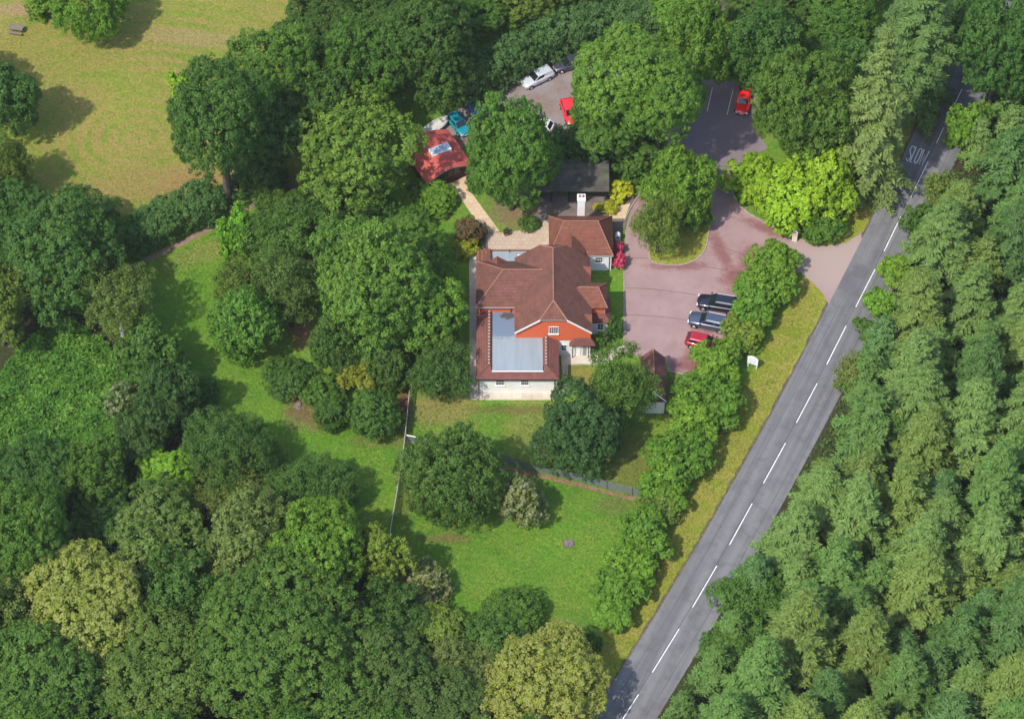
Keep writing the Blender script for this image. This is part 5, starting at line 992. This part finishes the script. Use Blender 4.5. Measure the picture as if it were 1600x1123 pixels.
# --- woodland, lower left
WOOD = [('slender birch with white stem at the wood edge below the oak', 182, 468, 54, 58, 'airy', (.062, .092, .032), 2.2, 'birch'), ('bright bushy tree above the dark wood edge', 232, 560, 46, 50, 'hedge', 'ivy', .3, 'bark'), ('dark tree at the lawn edge above the fallen branch', 262, 618, 48, 56, 'broad', 'deep', .8, 'bark'),
 ('elder with cream flower heads among the bracken', 196, 632, 32, 34, 'pale', (.05, .085, .03), .3, 'bark'), ('dark bush left of the fallen branch', 218, 672, 42, 44, 'broad', 'deep', .6, 'bark'), ('small shrub on the lawn side of the fallen branch', 318, 612, 25, 23, 'dense', 'ivy', .0, 'bark'),
 ('round tree on the left edge below the bracken', 55, 745, 66, 62, 'broad', 'forest', 1.5, 'bark'), ('round tree right of the bracken foot', 140, 742, 52, 52, 'broad', 'mid', 1.5, 'bark'), ('grey-green willow at the lawn edge below the fallen branch', 352, 702, 66, 66, 'airy', (.046, .088, .027), 1, 'bark'),
 ('bright fern-green thicket tree below the fallen branch', 262, 738, 44, 36, 'hedge', 'fern', .2, 'bark'), ('brown-tinged loose tree in the lower left wood', 362, 765, 54, 46, 'airy', (.062, .086, .030), 1, 'bark'), ('blue-green tree in the lower left wood centre', 255, 785, 46, 42, 'broad', 'grey', 1.2, 'bark'),
 ('dark shaded tree at the lower lawn edge', 490, 768, 68, 52, 'airy', (.036, .074, .022), 1.2, 'bark'), ('dark tree beside the lower lawn edge willow', 420, 735, 40, 36, 'airy', 'grey', 1, 'bark'), ('tall dark tree on the left edge above the cream chestnut', 45, 838, 68, 86, 'broad', (.045, .095, .022), 2, 'bark'),
 ('small shaded tree above the cream chestnut', 165, 815, 45, 42, 'broad', 'dark', 1, 'bark'), ('large cream-flowered chestnut in the lower left wood', 130, 938, 102, 80, 'cream', (.11, .135, .035), 3, 'bark'), ('yellow-tipped tree right of the large cream chestnut', 250, 848, 74, 66, 'tipped', (.052, .088, .026), 2, 'bark'),
 ('dark tree under the yellow-tipped one', 275, 925, 60, 60, 'broad', 'dark', 1.2, 'bark'), ('yellowish chestnut left of the bright one in the wood', 405, 850, 74, 74, 'tipped', (.056, .088, .030), 2, 'bark'), ('bright green tree beside the lower lawn', 500, 858, 66, 74, 'broad', 'bright', 2, 'bark'),
 ('narrow yellow-green tree at the foot of the rail fence', 594, 880, 40, 58, 'hedge', (.076, .115, .026), 1, 'bark'), ('cream-topped shrub at the lower lawn edge', 664, 912, 38, 34, 'pale', (.085, .10, .04), .6, 'bark'), ('smooth olive domed tree at the lower lawn edge', 674, 980, 50, 40, 'dense', (.072, .105, .026), 1.2, 'bark'),
 ('dark tree left of the olive dome', 605, 965, 55, 52, 'broad', 'dark', 1.2, 'bark'), ('round dense green bush on the lower lawn', 802, 958, 50, 43, 'dense', 'mid', .0, 'bark'), ('low dark bush right below the olive dome', 770, 1010, 55, 40, 'dense', 'ivy', .2, 'bark'),
 ('vast oak at the bottom of the wood', 428, 1005, 138, 116, 'broad', (.048, .088, .022), 2, 'bark'), ('tree at the bottom edge left of the vast oak', 255, 1050, 98, 78, 'broad', (.052, .090, .026), 2, 'bark'), ('tree at the bottom left corner', 70, 1062, 100, 78, 'broad', 'ivy', 2, 'bark'),
 ('tree on the left edge below the tall dark one', 5, 960, 46, 60, 'tipped', (.055, .085, .026), 1.5, 'bark'), ('dark tree at the bottom edge right of the vast oak', 600, 1062, 92, 66, 'broad', (.040, .070, .024), 1.2, 'bark'), ('pale-tipped tree left of the lower cream chestnut', 725, 1048, 58, 48, 'tipped', (.052, .080, .028), 1.5, 'bark'),
 ('cream-flowered chestnut beside the road at the bottom', 850, 1080, 95, 76, 'cream', (.12, .14, .036), 2, 'bark'), ('tree at the bottom edge between oak and cream chestnut', 690, 1108, 76, 54, 'broad', (.042, .070, .026), 1.5, 'bark'), ('small olive tree in the wood beside the vast oak', 345, 905, 46, 42, 'broad', 'olive', 1, 'bark'),
 ('dark undergrowth tree between vast oak and olive dome', 552, 1005, 46, 50, 'broad', 'deep', .8, 'bark'), ('tree in the wood above the bottom left corner', 165, 1030, 62, 56, 'broad', 'mid', 1.4, 'bark'), ('dark tree at the left edge of the yellow-tipped tree', 110, 848, 40, 38, 'broad', 'dark', 1, 'bark')]
for a, cx, cy, rx, ry, k, c, cl, bk in WOOD: tree(a, cx, cy, rx, ry, k, c, cl, bark=bk, group='lower left wood')
# just outside the frame
for i, (cx, cy, rx, k) in enumerate([(-70, 120, 70, 'broad'), (-80, 330, 80, 'broad'), (-110, 470, 70, 'broad'), (-150, 660, 70, 'broad'), (-90, 830, 90, 'broad'), (-90, 1000, 90, 'broad'), (60, 1190, 90, 'broad'), (250, 1200, 90, 'broad'), (440, 1190, 90, 'broad'), (620, 1190, 80, 'broad'), (800, 1200, 80, 'cream'), (560, -70, 80, 'broad'), (700, -70, 80, 'broad'), (860, -150, 80, 'broad'), (1010, -150, 80, 'broad'), (1180, -80, 80, 'broad'), (1320, -70, 80, 'broad'), (1430, -60, 60, 'broad')]):
    tree('broadleaf tree standing just outside the picture', cx, cy, rx, rx * .9, k, 'mid', 2.5, group='trees outside the picture')

# --- hedges as long single plants
def hedge(name, label, pix, half, height, col, leaf=.24, step=.8, cr=.4):
    pts = smooth_line([P(*p) for p in pix], 4); lob, rad = [], []; ox, oy = pts[0]; acc = 1e9
    for i in range(len(pts) - 1):
        a = Vector(pts[i]); b = Vector(pts[i + 1]); n_ = max(1, int((b - a).length / step)); d = (b - a).normalized(); nn = Vector((-d.y, d.x))
        for k_ in range(n_):
            p = a.lerp(b, k_ / n_)
            for s in (-.5, .5):
                for z in np.arange(half * .7, height - half * .5, half * .9):
                    q = p + nn * s * half; lob.append(np.array([q.x - ox + rng.normal() * .1, q.y - oy + rng.normal() * .1, z + rng.normal() * .12])); rad.append(half * .72 * rng.uniform(.88, 1.15))
    C, N = clumps(lob, rad, cr, 2.0, -.5, .05); p = leaves_on(C, N, cr, 34, leaf, .35, .42)
    r = tag(empty(name, (ox, oy, 0)), label, 'hedge'); o = link_mesh('foliage', leaf_mesh('foliage', *p, FM['leaf']), r); o.color = tuple(q * 2.2 for q in PAL[col]) + (1,) if isinstance(col, str) else tuple(q * 2.1 for q in col) + (1,)
    MB((ox, oy, 0)).tube([(x, y, .25) for x, y in pts], .12, 5).build('stem', M['bark'], r); return r
hedge('tall_hedge', 'tall clipped evergreen hedge behind the gravel car park', [(725, 158), (790, 122), (860, 86), (930, 66), (1045, 56)], 1.7, 5.4, (.046, .092, .024), step=1.2, cr=.5)
hedge('field_hedge', 'leafy hedge along the meadow fence, left of the bare trunk', [(140, 420), (190, 396), (250, 366), (300, 343), (338, 327)], 1.75, 4.2, 'mid', step=1.1, cr=.46)

# --- conifers
def conifer_mesh(seed, Ht, Rb, dens=1.0, base=.06):
    r = np.random.default_rng(seed); Cs, Ts, Ns, Ss, tip = [], [], [], [], []; br = MB(); z = Ht * base; first = True
    while z < Ht - .25:
        u = (z / Ht - base) / (1 - base); nwh = int(r.integers(6, 9)); a0 = r.uniform(0, 6.28); wl = r.uniform(.82, 1.15)
        for j in range(nwh):
            if r.uniform() < .06: continue
            z0 = z + r.normal() * .12; az = a0 + j * 6.283 / nwh + r.normal() * .22; ca, sa = math.cos(az), math.sin(az)
            L = Rb * ((1 - u) ** .80) * wl * r.uniform(.62, 1.18) + .25
            rise = (.55 * u - .10) * L; droop = .30 * L * (1 - .8 * u); ns = max(3, int(L / .17)); w = (np.arange(ns) + r.uniform(.2, .8)) / ns
            px_ = np.stack([ca * L * w, sa * L * w, z0 + rise * w - droop * w ** 2.2], 1)
            if u < .9: br.tube([(0, 0, z0), tuple(px_[ns // 2]), tuple(px_[-1])], [.03 * (1 - u) + .01, .016, .006], 3)
            side = np.array([-sa, ca, 0.]); fw = np.array([ca, sa, 0.])
            for sg_ in (-1, 1):
                for rep in range(int(round(4 * dens))):
                    k_ = ns; lt = (.15 + .62 * np.sin(np.clip(w, 0, 1) * 2.5 + .3) * min(1, L / 2.6)) * r.uniform(.5, 1.2, k_)
                    dr = side * sg_ * r.uniform(.5, 1.1, (k_, 1)) + fw * r.uniform(.4, .95, (k_, 1)) + np.array([0, 0, 1.]) * (r.normal(-.12, .14, (k_, 1)))
                    dr /= np.linalg.norm(dr, axis=1, keepdims=True); c = px_ + dr * lt[:, None] * r.uniform(.15, 1.1, (k_, 1)) + r.normal(size=(k_, 3)) * .05
                    Cs.append(c); Ts.append(dr); Ns.append(np.array([0, 0, 1.]) + fw * .4 + r.normal(size=(k_, 3)) * .32); Ss.append(.20 + lt * .55); tip.append(np.clip(w * 1.3 - .3, 0, 1) * r.uniform(.2, 1, k_))
            k_ = 4; c = px_[-1] + np.array([ca, sa, -.2]) * r.uniform(0, .35, (k_, 1)); Cs.append(c); Ts.append(np.tile([ca, sa, -.25], (k_, 1)) + r.normal(size=(k_, 3)) * .3); Ns.append(np.tile([0, 0, 1.], (k_, 1)) + r.normal(size=(k_, 3)) * .3); Ss.append(np.full(k_, .34)); tip.append(np.ones(k_))
        z += r.uniform(.62, .95) * (1 - .45 * u)
    C = np.concatenate(Cs); T = np.concatenate(Ts); N = np.concatenate(Ns); S = np.concatenate(Ss); tp = np.concatenate(tip)
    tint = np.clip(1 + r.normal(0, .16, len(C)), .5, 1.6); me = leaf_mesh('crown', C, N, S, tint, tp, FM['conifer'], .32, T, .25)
    br.tube([(0, 0, -.05), (0, 0, Ht * .5), (0, 0, Ht * .97)], [.24, .15, .02], 8); tk_ = br.mesh('trunk', M['bark'], True); return me, tk_
CON = [conifer_mesh(21, 12, 4.3), conifer_mesh(22, 13.5, 4.8, .9), conifer_mesh(23, 15, 4.4, .9), conifer_mesh(24, 10, 3.9), conifer_mesh(25, 20, 4.4), conifer_mesh(26, 7.5, 3.2), conifer_mesh(27, 13, 4.0)]
CCOL = [('pale', (.158, .258, .060)), ('soft green', (.112, .220, .044)), ('yellowish', (.170, .245, .046)), ('dark', (.072, .160, .036)), ('bluish', (.096, .202, .056))]
def conifer(label, x, y, v, col, sc, group):
    r = tag(empty('conifer', (x, y, 0), random.uniform(0, 6.28)), label, 'conifer', group); me, tk_ = CON[v]
    c = link_mesh('crown', me, r); c.scale = (min(sc, 1.15) * random.uniform(.92, 1.08), min(sc, 1.15) * random.uniform(.92, 1.08), sc); j = random.uniform(.88, 1.14); c.color = (col[0] * j, col[1] * j, col[2] * j, 1)
    t_ = link_mesh('trunk', tk_, r); t_.scale = (sc,) * 3; return r
def conifer_px(label, px, py, v, col, sc):               # foot given in the photo
    x, y = P(px, py); conifer(label, x, y, v, col, sc, 'conifers north of the drive')
conifer_px('tall pale ragged conifer beside the word SLOW on the road', 1350, 300, 4, (.180, .250, .060), 1.4)
conifer_px('darker green conifer overhanging the far end of the road', 1424, 172, 4, (.110, .200, .045), 1.28)
conifer_px('conifer at the top edge behind the two road-end conifers', 1400, 110, 1, (.085, .155, .045), 1.0)
ORD = ['first', 'second', 'third', 'fourth', 'fifth', 'sixth', 'seventh', 'eighth', 'ninth', 'tenth', 'eleventh', 'twelfth', 'thirteenth', 'fourteenth', 'fifteenth', 'sixteenth', 'seventeenth', 'eighteenth', 'nineteenth', 'twentieth']
rc = np.random.default_rng(3); RCa = np.array(RC); spots = []
def road_offset(x, y):                                   # distance to the right of the centre line
    i = int(np.argmin((RCa[:, 0] - x) ** 2 + (RCa[:, 1] - y) ** 2)); i = min(max(i, 1), len(RC) - 2); d = RCa[i + 1] - RCa[i - 1]; d /= np.linalg.norm(d)
    e = np.array([x, y]) - RCa[i]; return (e[0] * d[1] - e[1] * d[0]) * -sgn
for k_ in range(9000):
    x, y = rc.uniform(0, 75), rc.uniform(-75, 70); o = road_offset(x, y)
    if o < 4.9 or o > 46: continue
    bx_, by_ = project(x, y, 0)
    if bx_ > 1740 or bx_ < 900 or by_ < -60 or by_ > 1290: continue
    big = rc.uniform(); mind = 3.2 + 2.2 * big
    if all((x - q[0]) ** 2 + (y - q[1]) ** 2 > (mind * .5 + q[3] * .5) ** 2 for q in spots): spots.append((x, y, o, mind))
BAND = ['the top right corner', 'the word SLOW', 'the drive mouth', 'the estate cars', 'the white sign board', 'the garage', 'the wire fence', 'the inspection cover', 'the lowest hedge shrub', 'the bottom edge']
bands = {}
for (x, y, o, mind) in spots:
    ax2, ay2 = project(x, y, 12); b = int(np.clip((ay2 + 20) // 118, 0, 9)); bands.setdefault(b, []).append((ax2, ay2, x, y, o, mind))
for b, lst in bands.items():
    k_ = 0
    for (ax2, ay2, x, y, o, mind) in sorted(lst):
        ci = int(rc.choice([0, 0, 0, 1, 1, 1, 2, 2, 3, 4])); v = 5 if (o < 6.5 or mind < 3.6) else int(rc.choice([0, 1, 2, 3, 6])); sc = rc.uniform(.85, 1.15)
        if o < 8: sc *= .9
        if ax2 < 1625 and -40 < ay2 < 1140 and k_ < 20:
            conifer('%s conifer, %s from the road in the forest level with %s' % (CCOL[ci][0], ORD[k_], BAND[b]), x, y, v, CCOL[ci][1], sc, 'conifer forest right of the road'); k_ += 1
        elif ax2 < 1800: conifer('conifer of the same forest standing outside the picture', x, y, v, CCOL[ci][1], sc, 'conifers outside the picture')
print('conifers', len(spots))
# broadleaf fringe on the forest edge
for a, cx, cy, rx, ry, k, c in [('dark spreading bush on the forest edge near the bottom of the road', 1182, 940, 62, 50, 'broad', 'ivy'), ('bushy tree below it on the forest edge', 1156, 1008, 54, 46, 'broad', 'ivy'), ('bright bush on the forest edge opposite the drive mouth', 1400, 420, 26, 24, 'hedge', 'bright'), ('bright bush on the forest edge just below the drive mouth', 1378, 478, 26, 26, 'hedge', 'bright'),
    ('small bright bush on the forest edge level with the estate cars', 1362, 522, 22, 20, 'hedge', 'mid'), ('pale feathery sapling on the forest edge level with the sign board', 1330, 585, 26, 40, 'airy', (.105, .125, .055)), ('leafy bush on the forest edge right of SLOW', 1512, 205, 30, 36, 'hedge', 'bright'),
    ('pale bush on the forest edge below SLOW', 1470, 300, 30, 34, 'airy', (.085, .120, .040)), ('green forest-edge bush between SLOW and the drive mouth', 1445, 350, 28, 30, 'hedge', 'mid'), ('bright undergrowth bush in a forest gap near the bottom', 1285, 1000, 40, 30, 'hedge', 'fern'), ('bright young tree deep in the forest right of the sign', 1525, 615, 34, 32, 'hedge', 'fern')]:
    tree(a, cx, cy, rx, ry, k, c, .2, 'forest_bush', 'bush', 'broadleaf bushes on the forest edge')

# --- undergrowth nobody could count
def carpet(name, label, poly, n, col, leaf, h=.5, sd=.15, nj=.5):
    pts = np.array(poly); lo, hi = pts.min(0), pts.max(0); q = rng.uniform(lo, hi, (n * 3, 2)); ins = np.zeros(len(q), bool); j = len(pts) - 1
    for i in range(len(pts)):
        xi, yi = pts[i]; xj, yj = pts[j]; c = ((yi > q[:, 1]) != (yj > q[:, 1])) & (q[:, 0] < (xj - xi) * (q[:, 1] - yi) / (yj - yi + 1e-12) + xi); ins ^= c; j = i
    q = q[ins][:n]; m = len(q); z = h * (.55 + .45 * np.sin(q[:, 0] * 1.7 + 1.3 * np.sin(q[:, 1] * .9)) * np.cos(q[:, 1] * 1.3 + np.sin(q[:, 0] * .7))) * rng.uniform(.35, 1.1, m) + .05
    C = np.column_stack([q, z]); N = np.array([0, 0, 1.]) + rng.normal(size=(m, 3)) * nj
    gx_ = np.sin(q[:, 0] * .9 + 2 * np.sin(q[:, 1] * .5)) * .1; me = leaf_mesh(name, C, N, leaf * rng.uniform(.7, 1.4, m), np.clip(1 + gx_ + rng.normal(0, sd, m), .5, 1.6), rng.uniform(0, .6, m) * (sd > .1), FM['leaf'], .34)
    o = link_mesh(name, me); o['kind'] = 'stuff'; o['label'] = label; o['category'] = 'undergrowth'; o.color = (*col, 1); return o
carpet('bracken', 'bright green bracken covering the clearing in the left wood', [P(*p) for p in [(-40, 640), (20, 560), (60, 520), (115, 500), (165, 535), (200, 590), (215, 640), (190, 715), (90, 735), (-40, 790)]], 22000, (.108, .255, .032), .52, 1.15, .2, .65)
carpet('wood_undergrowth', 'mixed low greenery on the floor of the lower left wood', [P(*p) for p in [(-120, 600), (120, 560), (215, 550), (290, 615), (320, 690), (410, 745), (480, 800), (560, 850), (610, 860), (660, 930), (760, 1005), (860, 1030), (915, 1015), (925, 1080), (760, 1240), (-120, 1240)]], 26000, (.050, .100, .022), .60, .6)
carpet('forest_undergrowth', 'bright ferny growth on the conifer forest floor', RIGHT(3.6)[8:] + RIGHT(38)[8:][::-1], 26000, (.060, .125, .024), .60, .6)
carpet('roadside_growth', 'low leafy growth along the forest side of the road', RIGHT(3.05) + RIGHT(6.0)[::-1], 14000, (.085, .165, .030), .42, 1.1)
def tufts(name, label, px, n, col, leaf=.17, h=.07): carpet(name, label, [P(*p) for p in px], n, col, leaf, h, .07, .28)
tufts('lawn_tufts', 'short uneven grass of the left lawn', [(206, 432), (400, 326), (455, 300), (440, 400), (470, 560), (630, 690), (606, 850), (480, 800), (330, 690), (250, 545)], 26000, (.115, .255, .024))
tufts('lower_lawn_tufts', 'short uneven grass of the lower lawn', [(616, 860), (640, 700), (645, 632), (730, 632), (880, 630), (1000, 660), (1050, 690), (1010, 790), (960, 900), (915, 1005), (860, 1025), (740, 990)], 26000, (.118, .240, .026))
tufts('meadow_tufts', 'mown meadow grass with straw', [(-40, -40), (480, -40), (420, 60), (360, 150), (300, 330), (205, 390), (100, 350), (-40, 300)], 12000, (.205, .235, .034))
tufts('verge_tufts', 'rough verge grass beside the road', [(1262, 445), (1282, 480), (1180, 690), (1080, 870), (965, 1060), (925, 1050), (960, 980), (1060, 790), (1180, 560)], 18000, (.215, .240, .030))
# --- thin summer haze
hz = MB().box(-420, 420, -420, 420, -1.0, CAMH + 6).build('haze', None); hz['kind'] = 'stuff'
hm_ = bpy.data.materials.new('haze'); hm_.use_nodes = True; hn = hm_.node_tree.nodes; hn.clear(); ho = hn.new('ShaderNodeOutputMaterial'); hv = hn.new('ShaderNodeVolumePrincipled')
hv.inputs['Color'].default_value = (.97, .98, 1.0, 1); hv.inputs['Density'].default_value = HAZE; hv.inputs['Anisotropy'].default_value = .2; hm_.node_tree.links.new(hv.outputs[0], ho.inputs['Volume']); hz.data.materials.append(hm_)
print('trees', cnt[0], 'lib', len(LIB), 'tris', sum(len(m.polygons) * 2 for m in bpy.data.meshes if m.users))
